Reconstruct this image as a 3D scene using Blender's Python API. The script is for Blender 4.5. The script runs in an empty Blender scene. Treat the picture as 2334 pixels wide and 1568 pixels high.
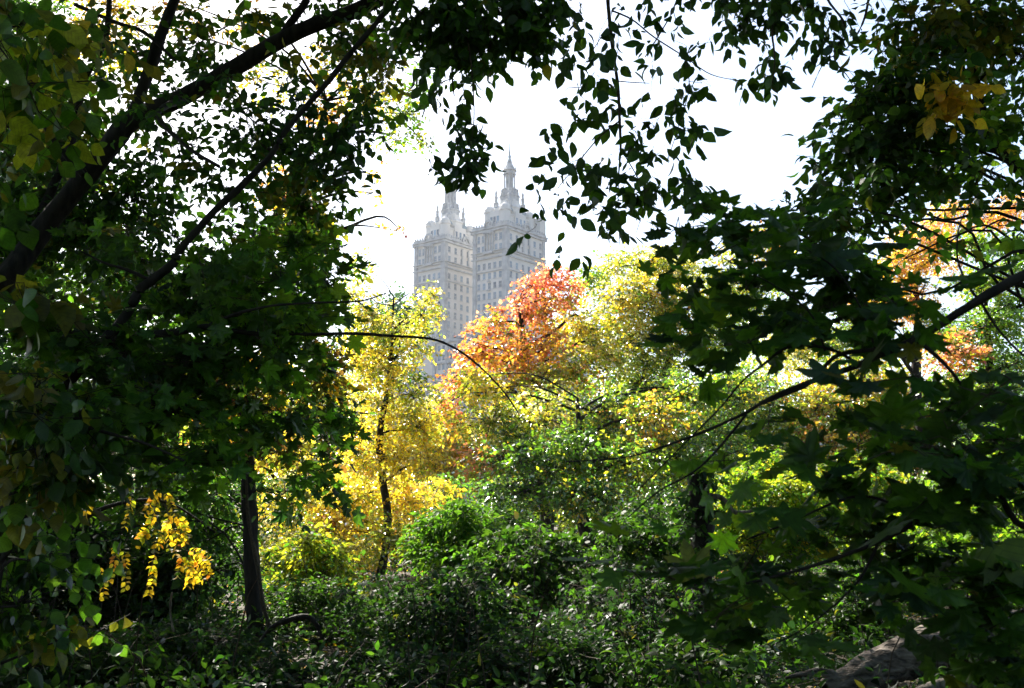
import bpy, math, random
import numpy as np
from mathutils import Vector
rng = np.random.default_rng(7)
random.seed(7)
sc = bpy.context.scene
C = sc.collection
R = math.radians

# ------------------------------------------------------------------ camera
PITCH = R(9.28)
CAM = np.array([0.0, 0.0, 1.6])
cd = bpy.data.cameras.new('camera'); cam = bpy.data.objects.new('camera', cd); C.objects.link(cam)
cam.location = CAM; cam.rotation_euler = (R(90) + PITCH, 0, 0)
cd.sensor_width = 36; cd.lens = 35; cd.clip_start = 0.05; cd.clip_end = 6000
cd.dof.use_dof = True; cd.dof.focus_distance = 9.0; cd.dof.aperture_fstop = 7.0
sc.camera = cam

# ------------------------------------------------------------------ light
SUN_EL, SUN_AZ = R(41), R(-30)            # azimuth from +Y, negative = to the left
sd = np.array([math.cos(SUN_EL) * math.sin(SUN_AZ), math.cos(SUN_EL) * math.cos(SUN_AZ), math.sin(SUN_EL)])
w = bpy.data.worlds.new('World'); sc.world = w; w.use_nodes = True
nt = w.node_tree; nt.nodes.clear()
sky = nt.nodes.new('ShaderNodeTexSky'); sky.sky_type = 'NISHITA'; sky.sun_disc = False
sky.sun_elevation = SUN_EL; sky.sun_rotation = SUN_AZ
sky.air_density = 1.0; sky.dust_density = 1.6; sky.ozone_density = 1.0; sky.altitude = 0
bg = nt.nodes.new('ShaderNodeBackground'); bg.inputs['Strength'].default_value = 0.085
wo = nt.nodes.new('ShaderNodeOutputWorld')
nt.links.new(sky.outputs[0], bg.inputs[0]); nt.links.new(bg.outputs[0], wo.inputs[0])
sl = bpy.data.lights.new('sun', 'SUN'); sl.energy = 5.0; sl.angle = R(0.5); sl.color = (1.0, 0.94, 0.84)
so = bpy.data.objects.new('sun', sl); C.objects.link(so); so.location = (0, 0, 60)
so.rotation_euler = Vector(sd.tolist()).to_track_quat('Z', 'Y').to_euler()
sc.view_settings.view_transform = 'Standard'; sc.view_settings.look = 'None'
sc.view_settings.exposure = 1.85; sc.view_settings.gamma = 1.0
cy = sc.cycles
cy.max_bounces = 7; cy.diffuse_bounces = 5; cy.glossy_bounces = 2; cy.transmission_bounces = 4
cy.volume_bounces = 1; cy.transparent_max_bounces = 4
cy.sample_clamp_indirect = 4.0; cy.caustics_reflective = False; cy.caustics_refractive = False

# ------------------------------------------------------------------ materials
def newmat(name):
    m = bpy.data.materials.new(name); m.use_nodes = True
    m.node_tree.nodes.clear()
    return m, m.node_tree
def leafmat(name, rough=0.35, gloss=0.07, trans=0.5, tint=(1.25, 1.2, 0.55), tgain=1.5):
    m, t = newmat(name); N = t.nodes; L = t.links
    at = N.new('ShaderNodeAttribute'); at.attribute_name = 'leaf_col'
    lp = N.new('ShaderNodeAttribute'); lp.attribute_name = 'leaf_pos'
    # veins: thin ribs at a fixed angle to the midrib, in the leaf's own coordinates
    sx = N.new('ShaderNodeSeparateXYZ'); L.new(lp.outputs['Vector'], sx.inputs[0])
    ax = N.new('ShaderNodeMath'); ax.operation = 'ABSOLUTE'; L.new(sx.outputs[0], ax.inputs[0])
    sb = N.new('ShaderNodeMath'); sb.operation = 'MULTIPLY_ADD'; L.new(ax.outputs[0], sb.inputs[0]); sb.inputs[1].default_value = -0.8; L.new(sx.outputs[1], sb.inputs[2])
    fr = N.new('ShaderNodeMath'); fr.operation = 'MULTIPLY'; L.new(sb.outputs[0], fr.inputs[0]); fr.inputs[1].default_value = 44.0
    sn = N.new('ShaderNodeMath'); sn.operation = 'SINE'; L.new(fr.outputs[0], sn.inputs[0])
    vr = N.new('ShaderNodeMapRange'); vr.inputs[1].default_value = 0.75; vr.inputs[2].default_value = 1.0; vr.inputs[3].default_value = 1.0; vr.inputs[4].default_value = 0.72
    L.new(sn.outputs[0], vr.inputs[0])
    ns = N.new('ShaderNodeTexNoise'); ns.inputs['Scale'].default_value = 35; ns.inputs['Detail'].default_value = 2
    tc = N.new('ShaderNodeTexCoord'); L.new(tc.outputs['Object'], ns.inputs['Vector'])
    nr = N.new('ShaderNodeMapRange'); nr.inputs[1].default_value = 0.3; nr.inputs[2].default_value = 0.7; nr.inputs[3].default_value = 0.75; nr.inputs[4].default_value = 1.2
    L.new(ns.outputs[0], nr.inputs[0])
    mm = N.new('ShaderNodeMath'); mm.operation = 'MULTIPLY'; L.new(vr.outputs[0], mm.inputs[0]); L.new(nr.outputs[0], mm.inputs[1])
    vm = N.new('ShaderNodeVectorMath'); vm.operation = 'SCALE'; L.new(at.outputs['Vector'], vm.inputs[0]); L.new(mm.outputs[0], vm.inputs['Scale'])
    tv = N.new('ShaderNodeVectorMath'); tv.operation = 'MULTIPLY'; L.new(vm.outputs[0], tv.inputs[0]); tv.inputs[1].default_value = [c * tgain for c in tint]
    df = N.new('ShaderNodeBsdfDiffuse'); L.new(vm.outputs[0], df.inputs[0])
    tr = N.new('ShaderNodeBsdfTranslucent'); L.new(tv.outputs[0], tr.inputs[0])
    mx = N.new('ShaderNodeMixShader'); mx.inputs[0].default_value = trans; L.new(df.outputs[0], mx.inputs[1]); L.new(tr.outputs[0], mx.inputs[2])
    gl = N.new('ShaderNodeBsdfGlossy'); gl.inputs['Roughness'].default_value = rough
    lw = N.new('ShaderNodeLayerWeight'); lw.inputs[0].default_value = 0.35
    ga = N.new('ShaderNodeMath'); ga.operation = 'MULTIPLY_ADD'; L.new(lw.outputs['Fresnel'], ga.inputs[0]); ga.inputs[1].default_value = gloss * 2.0; ga.inputs[2].default_value = gloss * 0.5
    m2 = N.new('ShaderNodeMixShader'); L.new(ga.outputs[0], m2.inputs[0]); L.new(mx.outputs[0], m2.inputs[1]); L.new(gl.outputs[0], m2.inputs[2])
    o = N.new('ShaderNodeOutputMaterial'); L.new(m2.outputs[0], o.inputs[0])
    return m
def noisemat(name, c1, c2, scale, rough=0.85, bump=0.3, stretch=(1, 1, 1), detail=6, spec=0.3, dist=0.02):
    m, t = newmat(name); N = t.nodes; L = t.links
    tc = N.new('ShaderNodeTexCoord'); mp = N.new('ShaderNodeMapping'); mp.inputs['Scale'].default_value = stretch
    L.new(tc.outputs['Object'], mp.inputs[0])
    ns = N.new('ShaderNodeTexNoise'); ns.inputs['Scale'].default_value = scale; ns.inputs['Detail'].default_value = detail
    L.new(mp.outputs[0], ns.inputs['Vector'])
    cr = N.new('ShaderNodeValToRGB'); cr.color_ramp.elements[0].position = 0.35; cr.color_ramp.elements[1].position = 0.68
    cr.color_ramp.elements[0].color = (*c1, 1); cr.color_ramp.elements[1].color = (*c2, 1)
    L.new(ns.outputs[0], cr.inputs[0])
    p = N.new('ShaderNodeBsdfPrincipled'); p.inputs['Roughness'].default_value = rough; p.inputs['Specular IOR Level'].default_value = spec
    L.new(cr.outputs[0], p.inputs['Base Color'])
    b = N.new('ShaderNodeBump'); b.inputs['Strength'].default_value = bump; b.inputs['Distance'].default_value = dist
    L.new(ns.outputs[0], b.inputs['Height']); L.new(b.outputs[0], p.inputs['Normal'])
    o = N.new('ShaderNodeOutputMaterial'); L.new(p.outputs[0], o.inputs[0])
    return m
LEAF = leafmat('leaf_waxy', rough=.45, gloss=.028, trans=.55, tgain=1.65)
LEAF_NEAR = leafmat('leaf_near', rough=0.45, gloss=0.04, trans=0.58, tgain=1.7)
LEAF_FAR = leafmat('leaf_sunny', rough=0.27, gloss=0.16, trans=0.58, tint=(1.15, 1.15, 0.65), tgain=1.95)
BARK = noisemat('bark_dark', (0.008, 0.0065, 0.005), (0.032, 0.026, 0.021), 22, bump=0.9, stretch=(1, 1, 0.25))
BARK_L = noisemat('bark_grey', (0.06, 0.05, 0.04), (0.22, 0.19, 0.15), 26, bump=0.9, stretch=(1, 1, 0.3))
TWIG = noisemat('twig_bark', (0.03, 0.022, 0.015), (0.08, 0.06, 0.04), 60, bump=0.1)
SOIL = noisemat('forest_soil', (0.02, 0.015, 0.01), (0.075, 0.055, 0.03), 1.3, bump=0.8, detail=9)
STONE = noisemat('pale_limestone', (0.48, 0.46, 0.435), (0.60, 0.575, 0.54), 0.12, bump=0.0, detail=8)
STONE_T = noisemat('carved_stone_trim', (0.24, 0.26, 0.28), (0.42, 0.43, 0.44), 0.5, bump=0.03, detail=8)
COPPER = noisemat('weathered_metal_roof', (0.13, 0.20, 0.24), (0.22, 0.30, 0.34), 0.8, bump=0.1)
def glassmat():
    m, t = newmat('window_glass'); N = t.nodes; L = t.links
    oi = N.new('ShaderNodeObjectInfo')
    cr = N.new('ShaderNodeValToRGB'); cr.color_ramp.elements[0].color = (0.03, 0.06, 0.10, 1); cr.color_ramp.elements[1].color = (0.14, 0.24, 0.34, 1)
    L.new(oi.outputs['Random'], cr.inputs[0])
    p = N.new('ShaderNodeBsdfPrincipled'); p.inputs['Roughness'].default_value = 0.12; p.inputs['Specular IOR Level'].default_value = 0.25
    L.new(cr.outputs[0], p.inputs['Base Color'])
    o = N.new('ShaderNodeOutputMaterial'); L.new(p.outputs[0], o.inputs[0]); return m
GLASS = glassmat()

# ------------------------------------------------------------------ helpers
FD = 2267.6                                  # focal length in units of the survey drawing (2333 wide)
def W3(x, y, Y):
    """where the thing seen at (x, y) stands when it is Y metres ahead"""
    u = (x - 1166.5) / FD; v = (784 - y) / FD
    d = np.array([u, math.cos(PITCH) - v * math.sin(PITCH), math.sin(PITCH) + v * math.cos(PITCH)])
    return CAM + d * (Y / d[1])
def nz(a):
    return a / np.maximum(np.linalg.norm(a, axis=-1, keepdims=True), 1e-9)
def ground_z(x, y):
    return 0.12 * np.sin(x * 0.31 + 1) * np.cos(y * 0.23) + 0.08 * np.sin(x * 0.9 + y * 0.7)
def mesh_np(name, V, F, mat, parent=None, smooth=False, attrs=None):
    """V (n,3), F (m,k) uniform faces"""
    me = bpy.data.meshes.new(name)
    V = np.asarray(V, np.float32); F = np.asarray(F, np.int32); k = F.shape[1]
    me.vertices.add(len(V)); me.vertices.foreach_set('co', V.ravel())
    me.loops.add(F.size); me.loops.foreach_set('vertex_index', F.ravel())
    me.polygons.add(len(F)); me.polygons.foreach_set('loop_start', np.arange(0, F.size, k, dtype=np.int32))
    try: me.polygons.foreach_set('loop_total', np.full(len(F), k, np.int32))
    except Exception: pass
    if smooth: me.polygons.foreach_set('use_smooth', np.ones(len(F), bool))
    for nm, (tp, arr) in (attrs or {}).items():
        a = me.attributes.new(nm, tp, 'POINT')
        a.data.foreach_set('color' if 'COLOR' in tp else 'vector', np.asarray(arr, np.float32).ravel())
    me.update(); me.validate()
    me.materials.append(mat)
    o = bpy.data.objects.new(name, me); C.objects.link(o)
    if parent is not None:
        o.parent = parent; o.location = -Vector(parent.location)
    return o
def tag(o, label=None, cat=None, group=None, kind=None):
    if label: o['label'] = label
    if cat: o['category'] = cat
    if group: o['group'] = group
    if kind: o['kind'] = kind
    return o
def empty(name, loc, label, cat, group=None):
    o = bpy.data.objects.new(name, None); C.objects.link(o); o.location = [float(v) for v in loc]; o.empty_display_size = 0.3
    return tag(o, label, cat, group)
def tubes(P, Rr, sides=4):
    """P (M,K,3) polylines, Rr (M,K) radii -> V, quads"""
    M, K, _ = P.shape
    T = np.gradient(P, axis=1); T = nz(T)
    ref = np.where(np.abs(T[..., 2:3]) > 0.9, np.array([1.0, 0, 0]), np.array([0, 0, 1.0]))
    A = nz(np.cross(T, ref)); B = np.cross(T, A)
    an = np.arange(sides) * 2 * np.pi / sides
    V = P[:, :, None, :] + Rr[:, :, None, None] * (A[:, :, None, :] * np.cos(an)[None, None, :, None] + B[:, :, None, :] * np.sin(an)[None, None, :, None])
    idx = np.arange(M * K * sides).reshape(M, K, sides)
    a = idx[:, :-1, :]; b = np.roll(idx, -1, 2)[:, :-1, :]; c = np.roll(idx, -1, 2)[:, 1:, :]; d = idx[:, 1:, :]
    F = np.stack([a, b, c, d], -1).reshape(-1, 4)
    return V.reshape(-1, 3), F
def smooth_path(P, Rd, per=6):
    P = np.asarray(P, float); Rd = np.asarray(Rd, float); n = len(P)
    out = []; ro = []
    for i in range(n - 1):
        p0 = P[max(i - 1, 0)]; p1 = P[i]; p2 = P[i + 1]; p3 = P[min(i + 2, n - 1)]
        for t in np.linspace(0, 1, per, endpoint=False):
            out.append(0.5 * ((2 * p1) + (-p0 + p2) * t + (2 * p0 - 5 * p1 + 4 * p2 - p3) * t * t + (-p0 + 3 * p1 - 3 * p2 + p3) * t ** 3))
            ro.append(Rd[i] * (1 - t) + Rd[i + 1] * t)
    out.append(P[-1]); ro.append(Rd[-1])
    return np.array(out), np.array(ro)
def limb(name, P, Rd, mat, parent, sides=10, wob=0.06, per=6):
    """one woody limb with uneven girth, closed at the end"""
    Q, q = smooth_path(P, Rd, per)
    V, F = tubes(Q[None], q[None], sides)
    K = len(Q)
    V = V.reshape(K, sides, 3)
    ph = rng.random(4) * 6
    kk = np.arange(K)[:, None]; ss = np.arange(sides)[None]
    f = 1 + wob * (np.sin(kk * 0.9 + ph[0] + ss * 2.1) + np.sin(kk * 0.37 + ss * 1.3 + ph[1])) + wob * 1.2 * rng.standard_normal((K, sides))
    V = Q[:, None] + (V - Q[:, None]) * f[..., None]
    V = np.concatenate([V.reshape(-1, 3), Q[-1:]])
    base = (K - 1) * sides
    cap = [[base + i, base + (i + 1) % sides, K * sides, K * sides] for i in range(sides)]
    me = bpy.data.meshes.new(name)
    me.from_pydata(V.tolist(), [], [tuple(f) for f in F.tolist()] + [(a, b, c) for a, b, c, _ in cap])
    me.polygons.foreach_set('use_smooth', np.ones(len(me.polygons), bool)); me.materials.append(mat)
    o = bpy.data.objects.new(name, me); C.objects.link(o)
    if parent is not None:
        o.parent = parent; o.location = -Vector(parent.location)
    return o, Q

# leaf shapes: local x across, y along the midrib, z normal; triangles
def T_far():
    V = np.array([[0, 0, 0], [-.33, .42, .1], [0, 1, -.12], [.33, .42, .1]], float)
    return V, np.array([[0, 2, 1], [0, 3, 2]])
def T_mid():
    V = np.array([[0, 0, 0], [0, .5, 0], [0, 1, -.18], [-.26, .25, .05], [-.27, .62, .04], [.26, .25, .05], [.27, .62, .04]], float)
    return V, np.array([[0, 1, 3], [3, 1, 4], [4, 1, 2], [0, 5, 1], [5, 6, 1], [6, 2, 1]])
def T_ovate(wd=1.0):
    m = [(0, 0, 0), (0, .2, 0), (0, .45, .01), (0, .72, -.03), (0, 1, -.14)]
    V = list(m)
    for s in (-1, 1):
        V += [(s * .19 * wd, .16, .05), (s * .30 * wd, .42, .07), (s * .22 * wd, .70, .02), (s * .10 * wd, .87, -.06)]
    F = []
    for b, fl in ((5, 0), (9, 1)):
        t = [(0, 1, b), (1, b + 1, b), (1, 2, b + 1), (2, b + 2, b + 1), (2, 3, b + 2), (3, b + 3, b + 2), (3, 4, b + 3)]
        F += [x if fl == 0 else (x[0], x[2], x[1]) for x in t]
    return np.array(V, float), np.array(F)
def T_maple():
    pol = [(0, 1.0), (8, .80), (13, .74), (18, .62), (24, .46), (31, .60), (38, .76), (43, .78), (49, .95), (55, .74), (63, .66), (70, .5), (79, .40), (89, .52), (101, .66), (112, .5), (126, .40), (146, .34), (164, .24)]
    pts = [(0, 0, 0)]
    ring = [(-a, r) for a, r in pol[::-1]] + pol[1:]
    for a, r in ring:
        pts.append((math.sin(R(a)) * r * .62, math.cos(R(a)) * r * .62 + .2, -.10 * r * r + .05 * math.cos(R(a * 7.2))))
    pts.append((0, .10, .0)); n = len(ring)
    pts[0] = (0, .26, 0.02)
    F = [(0, i + 1, i + 2) for i in range(n - 1)] + [(0, n, n + 1), (0, n + 1, 1)]
    return np.array(pts, float), np.array([(a, c, b) for a, b, c in F])
def T_maple_far():
    pol = [(0, 1.0), (24, .45), (48, .9), (78, .4), (104, .62), (150, .3)]
    ring = [(-a, r) for a, r in pol[::-1]] + pol[1:]
    pts = [(0, .25, .03)] + [(math.sin(R(a)) * r * .62, math.cos(R(a)) * r * .62 + .2, -.10 * r * r) for a, r in ring]
    n = len(ring)
    F = [(0, i + 2, i + 1) for i in range(n - 1)] + [(0, 1, n)]
    return np.array(pts, float), np.array(F)
TPL = dict(far=T_far(), mid=T_mid(), ovate=T_ovate(), wide=T_ovate(1.25), slim=T_ovate(.75), maple=T_maple(), maplefar=T_maple_far())
AREA = dict(far=.33, mid=.40, ovate=.42, wide=.5, slim=.33, maple=.75, maplefar=.62)

COL = dict(dgreen=(.030, .078, .010), bgreen=(.022, .062, .020), green=(.055, .14, .014), lime=(.14, .27, .02), ygreen=(.30, .36, .03),
           olive=(.12, .13, .018), yellow=(.66, .53, .045), gold=(.56, .38, .035), orange=(.60, .25, .05), shade_dark=(.014, .040, .007), shade_blue=(.013, .036, .014), red=(.56, .13, .10), pink=(.62, .27, .18), brown=(.13, .075, .025), cream=(.75, .70, .42))  # the two darkest greens have undergrowth shade worked into the colour
PAL = {
    'under': [('shade_dark', 5), ('shade_blue', 4), ('dgreen', 2.5), ('olive', .7)],  # leaf colours darkened to paint the shade low in the wood
    'shade_green': [('shade_dark', 3), ('dgreen', 4), ('green', 1.5), ('olive', .6)],
    'dark': [('dgreen', 5), ('green', 3), ('bgreen', 3), ('olive', 1)],
    'shade': [('dgreen', 5), ('bgreen', 5), ('green', 1)],
    'darky': [('dgreen', 3), ('olive', 4), ('green', 3), ('ygreen', 1.2)],
    'yolive': [('olive', 4), ('ygreen', 3), ('green', 3), ('gold', .5)],
    'green': [('green', 6), ('lime', 2), ('dgreen', 2)],
    'lime': [('lime', 5), ('green', 3), ('ygreen', 2)],
    'ygreen': [('ygreen', 5), ('lime', 3), ('green', 3), ('yellow', 2)],
    'yellow': [('cream', 1.5), ('yellow', 5), ('ygreen', 3), ('gold', 1.5)],
    'ymix': [('green', 2.5), ('ygreen', 4), ('cream', 1.2), ('yellow', 3), ('gold', 1)],
    'gold': [('gold', 5), ('yellow', 4), ('ygreen', 2), ('orange', .7), ('olive', 2)],
    'orange': [('orange', 6), ('gold', 3), ('red', 1.5), ('ygreen', 1.5)],
    'omix': [('orange', 3), ('ygreen', 4), ('gold', 2), ('green', 2)],
    'red': [('red', 7), ('pink', 3), ('orange', 2)],
    'pink': [('pink', 5), ('orange', 3), ('ygreen', 2), ('red', 2)],
    'amber': [('gold', 5), ('orange', 2.5), ('pink', 1), ('yellow', 2)],
    'brown': [('brown', 4), ('olive', 3), ('gold', 2), ('dgreen', 3)],
    'litter': [('brown', 6), ('gold', 2), ('olive', 3), ('orange', 1)],
}
_k = rng.standard_normal((8, 3)); _ph = rng.random(8) * 6.28
def gapnoise(p, s):
    q = p / s
    return np.sin(q @ _k.T * 2.2 + _ph).sum(1) / 2.0      # about -2.5 .. 2.5

class Crown:
    """collects sprays of leaves and their twigs, builds ONE leaf mesh and one twig mesh"""
    def __init__(s, tpl, size, per=7, spray=5.0, droop=0.35, flat=1.4, twig=0.0016, gap=0.9, thr=-0.35, twigfrac=1.0, wtwig=True, hang=0.25):
        s.__dict__.update(locals()); s.c = []; s.a = []; s.n = []; s.z = []; s.col = []; s.TP = []; s.TR = []; s.wood = []
    def clump(s, c, r, n, pal, node=None, size=None):
        tpl = s.tpl; size = size or s.size
        c = np.asarray(c, float); r = np.asarray(r, float)
        ns = max(1, int(round(n / s.per)))
        d = nz(rng.standard_normal((ns, 3))); rad = rng.random(ns) ** 0.5 * np.where(rng.random(ns) < .12, 1.35, 1.08)
        p = c + d * rad[:, None] * r
        keep = gapnoise(p, max(size * 3.2, 0.22 * float(r[0]) + size * 2) * s.gap) > s.thr
        p = p[keep]; d = d[keep]; ns = len(p)
        if ns == 0: return
        L = size * s.spray * (0.6 + 0.6 * rng.random(ns))
        dirn = nz(d * 0.7 + rng.standard_normal((ns, 3)) * np.array([.8, .8, .35]) + np.array([0, 0, -s.hang]))
        p0 = p - dirn * L[:, None] * 0.5
        k = s.per
        t = (np.arange(k) + 0.6) / k
        sag = -0.10 * L[:, None] * t[None] ** 2
        q = p0[:, None] + dirn[:, None] * (L[:, None] * t[None])[..., None]; q[..., 2] += sag
        side = nz(np.cross(dirn, np.array([0, 0, 1.0]))); sgn = np.where(np.arange(k) % 2 == 0, 1.0, -1.0)
        tip = (np.arange(k) == k - 1)
        ax = dirn[:, None] * (0.55 + 1.5 * tip[None, :, None]) + side[:, None] * sgn[None, :, None] * (0.9 - .85 * tip[None, :, None]) + rng.standard_normal((ns, k, 3)) * .28
        ax[..., 2] -= s.droop * (0.5 + rng.random((ns, k))) ; ax = nz(ax)
        nn = rng.standard_normal((ns, k, 3)) + np.array([0, 0, s.flat])
        nn = nz(nn - (nn * ax).sum(-1, keepdims=True) * ax)
        pp = PAL[pal]; wts = np.array([x[1] for x in pp], float); wts /= wts.sum(); cs = np.array([COL[x[0]] for x in pp])
        cw = np.cumsum(wts); q_ = 1 / (1 + np.exp(-gapnoise(p + 31.7, size * 7) * 1.6)); q_ = np.clip(.62 * q_ + .38 * rng.random(ns), 0, .999)
        ci = np.minimum(np.searchsorted(cw, q_), len(pp) - 1)[:, None].repeat(k, 1)
        sw = rng.random((ns, k)) < .22; ci = np.where(sw, rng.choice(len(pp), (ns, k), p=wts), ci)
        col = cs[ci] * np.exp(rng.standard_normal((ns, k, 1)) * .22) * np.exp(rng.standard_normal((ns, k, 3)) * .07)
        sz = size * np.clip(1 + .24 * rng.standard_normal((ns, k)), .45, 1.5)
        m = rng.random((ns, k)) < 0.92
        off = ax * sz[..., None] * .12
        s.c.append((q + off)[m]); s.a.append(ax[m]); s.n.append(nn[m]); s.z.append(sz[m]); s.col.append(col[m])
        if s.wtwig:
            nf = rng.random(ns) < s.twigfrac
            a0 = (np.asarray(node) if node is not None else c)[None].repeat(ns, 0)
            g = a0 + (p0 - a0) * 0.5 + rng.standard_normal((ns, 3)) * size * .6 + np.array([0, 0, .06]) * np.linalg.norm(p0 - a0, axis=1, keepdims=True)
            g0 = p0 + (a0 - p0) * np.minimum(1, (size * 9) / np.maximum(np.linalg.norm(a0 - p0, axis=1, keepdims=True), 1e-6))
            e = p0 + dirn * L[:, None]; e[:, 2] -= .1 * L
            P = np.stack([g0, (g0 + p0) / 2 + rng.standard_normal((ns, 3)) * size * .25, p0, (p0 + e) / 2 + np.array([0, 0, .02]) * L[:, None], e], 1)
            rr = np.array([1.5, 1.3, 1.1, .8, .4])[None] * s.twig * (0.8 + .5 * rng.random((ns, 1)))
            s.TP.append(P[nf]); s.TR.append(rr[nf])
    def stemline(s, P, r0, r1):
        Q, q = smooth_path(P, np.linspace(r0, r1, len(P)), 5)
        return Q, q
    def leaves_at(s, pts, axes, sizes, pal, flat=None, petiole=.5):
        """single leaves put one by one, with their stalks"""
        pts = np.asarray(pts, float); n = len(pts); ax = nz(np.asarray(axes, float))
        nn = rng.standard_normal((n, 3)) * .7 + np.array([0, 0, s.flat if flat is None else flat]); nn = nz(nn - (nn * ax).sum(-1, keepdims=True) * ax)
        pp = PAL[pal]; wts = np.array([x[1] for x in pp], float); wts /= wts.sum(); cs = np.array([COL[x[0]] for x in pp])
        col = cs[rng.choice(len(pp), n, p=wts)] * np.exp(rng.standard_normal((n, 1)) * .2)
        s.c.append(pts); s.a.append(ax); s.n.append(nn); s.z.append(np.full(n, 1.0) * sizes); s.col.append(col)
    def build(s, root, mat, twigmat=None, name='crown'):
        c = np.concatenate(s.c); a = np.concatenate(s.a); n = np.concatenate(s.n); z = np.concatenate(s.z); col = np.concatenate(s.col)
        V, F = TPL[s.tpl]; K = len(V)
        sd_ = np.cross(a, n)
        wob = 1 + .5 * (rng.random((len(c), 1)) - .3)          # how much each blade cups
        wdt = (.72 + .5 * rng.random(len(c)))[:, None, None]; wob = wob + .9 * rng.standard_normal((len(c), 1)) * (abs(s.size) > 0)
        X = wdt * V[None, :, 0, None] * sd_[:, None] + V[None, :, 1, None] * a[:, None] + (V[None, :, 2] * wob)[..., None] * n[:, None]
        P = (c[:, None] + X * z[:, None, None]).reshape(-1, 3)
        FF = (F[None] + (np.arange(len(c)) * K)[:, None, None]).reshape(-1, 3)
        cc = np.concatenate([col, np.ones((len(col), 1))], 1)[:, None].repeat(K, 1).reshape(-1, 4)
        lp = (V[None] * np.ones((len(c), 1, 1))).reshape(-1, 3)
        nl = len(FF); wood = [(np.concatenate(s.TP), np.concatenate(s.TR), 3)] if s.TP else []
        wood += s.wood
        for WP, WR, sides in wood:
            V2, F2 = tubes(WP, WR, sides); F2 = F2 + len(P)
            FF = np.concatenate([FF, F2[:, [0, 1, 2]], F2[:, [0, 2, 3]]]); P = np.concatenate([P, V2])
            cc = np.concatenate([cc, np.full((len(V2), 4), .04)]); lp = np.concatenate([lp, np.zeros((len(V2), 3))])
        o = mesh_np(name, P, FF, mat, root, smooth=s.tpl not in ('far',), attrs={'leaf_col': ('FLOAT_COLOR', cc), 'leaf_pos': ('FLOAT_VECTOR', lp)})
        o.data.materials.append(twigmat or TWIG)
        mi = np.zeros(len(FF), np.int32); mi[nl:] = 1; o.data.polygons.foreach_set('material_index', mi)
        print(name, root.name if root else '', len(c))
        return o
COVK = dict(far=1.45, mid=1.9, ovate=2.3, wide=2.2, slim=2.0, maple=4.2, maplefar=1.5)
def dclump(cr, x, y, rx, ry, Y, dr, cov, pal, node=None, size=None):
    """clump seen round (x, y), Y metres ahead; cov = leaf layers; returns its centre"""
    c = W3(x, y, Y); k = Y / FD; sz = size or cr.size
    n = cov * COVK[cr.tpl] * math.pi * rx * ry / ((sz / k) ** 2 * AREA[cr.tpl] * .55)
    cr.clump(c, (rx * k, dr, ry * k), n, pal, node, size)
    return c
def tree(name, label, cat, base, trunk, clumps, cr, mat=None, bark=None, group=None, r0=.14, limbr=.35, tpl=None, trunk_top=None, structural=True, sides=8):
    """base (x, y) on the ground; trunk = [(x, y, z, r)] or None; clumps in survey form"""
    bx, by = base; bz = float(ground_z(bx, by)) - .05
    root = empty(name, (bx, by, bz), label, cat, group)
    cs = [W3(c[0], c[1], c[4]) for c in clumps]
    if trunk is None:
        cen = np.mean(cs, 0); top = max(c[2] for c in cs); h = top - bz
        tt = np.array([(bx, by, bz), (bx + .02 * h, by + .01 * h, bz + h * .2), (bx + (cen[0] - bx) * .35 - .02 * h, by + (cen[1] - by) * .35, bz + h * .42),
                       (bx + (cen[0] - bx) * .7, by + (cen[1] - by) * .7, bz + h * .65), (cen[0], cen[1], bz + h * .9)])
        rr = np.array([1.25, 1, .85, .6, .2]) * r0
    else:
        tt = np.array([t[:3] for t in trunk]); rr = np.array([t[3] for t in trunk])
    o, Q = limb('trunk', tt, rr, bark or BARK, root, sides=sides)
    rq = np.interp(np.linspace(0, 1, len(Q)), np.linspace(0, 1, len(rr)), rr)
    bp = []; br = []
    for cl, c in zip(clumps, cs):
        low = Q[:, 2] < c[2] - .15 * np.linalg.norm(Q[:, :2] - c[:2], axis=1)
        dd = np.linalg.norm(Q - c, axis=1) + (~low) * 3 ; i = int(np.argmin(dd)); a = Q[i]
        m1 = a + (c - a) * .35 + np.array([0, 0, .10 * np.linalg.norm(c - a)]) + rng.standard_normal(3) * .08 * np.linalg.norm(c - a)
        m2 = a + (c - a) * .72 + np.array([0, 0, .09 * np.linalg.norm(c - a)]) + rng.standard_normal(3) * .08 * np.linalg.norm(c - a)
        P, _ = smooth_path([a, m1, m2, c], [1, 1, 1, 1], 4)
        bp.append(P); br.append(np.linspace(min(rq[i] * .7, r0 * limbr), r0 * .05, len(P)))
        dclump(cr, *cl, node=c)
    cr.wood.append((np.array(bp), np.array(br), 6))
    cr.build(root, mat or LEAF, bark or BARK)
    return root

# ------------------------------------------------------------------ ground
gx = np.concatenate([np.linspace(-700, -40, 20), np.linspace(-38, 38, 110), np.linspace(40, 700, 20)])
gy = np.concatenate([np.linspace(-200, -12, 10), np.linspace(-10, 60, 100), np.linspace(64, 1000, 24)])
GX, GY = np.meshgrid(gx, gy); GZ = ground_z(GX, GY)
V = np.stack([GX, GY, GZ], -1).reshape(-1, 3); ny, nx = GX.shape
ii = np.arange(nx * ny).reshape(ny, nx)
F = np.stack([ii[:-1, :-1], ii[:-1, 1:], ii[1:, 1:], ii[1:, :-1]], -1).reshape(-1, 4)
tag(mesh_np('ground', V, F, SOIL, smooth=True), 'dark soil of the wooded slope', 'ground', kind='structure')

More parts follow.
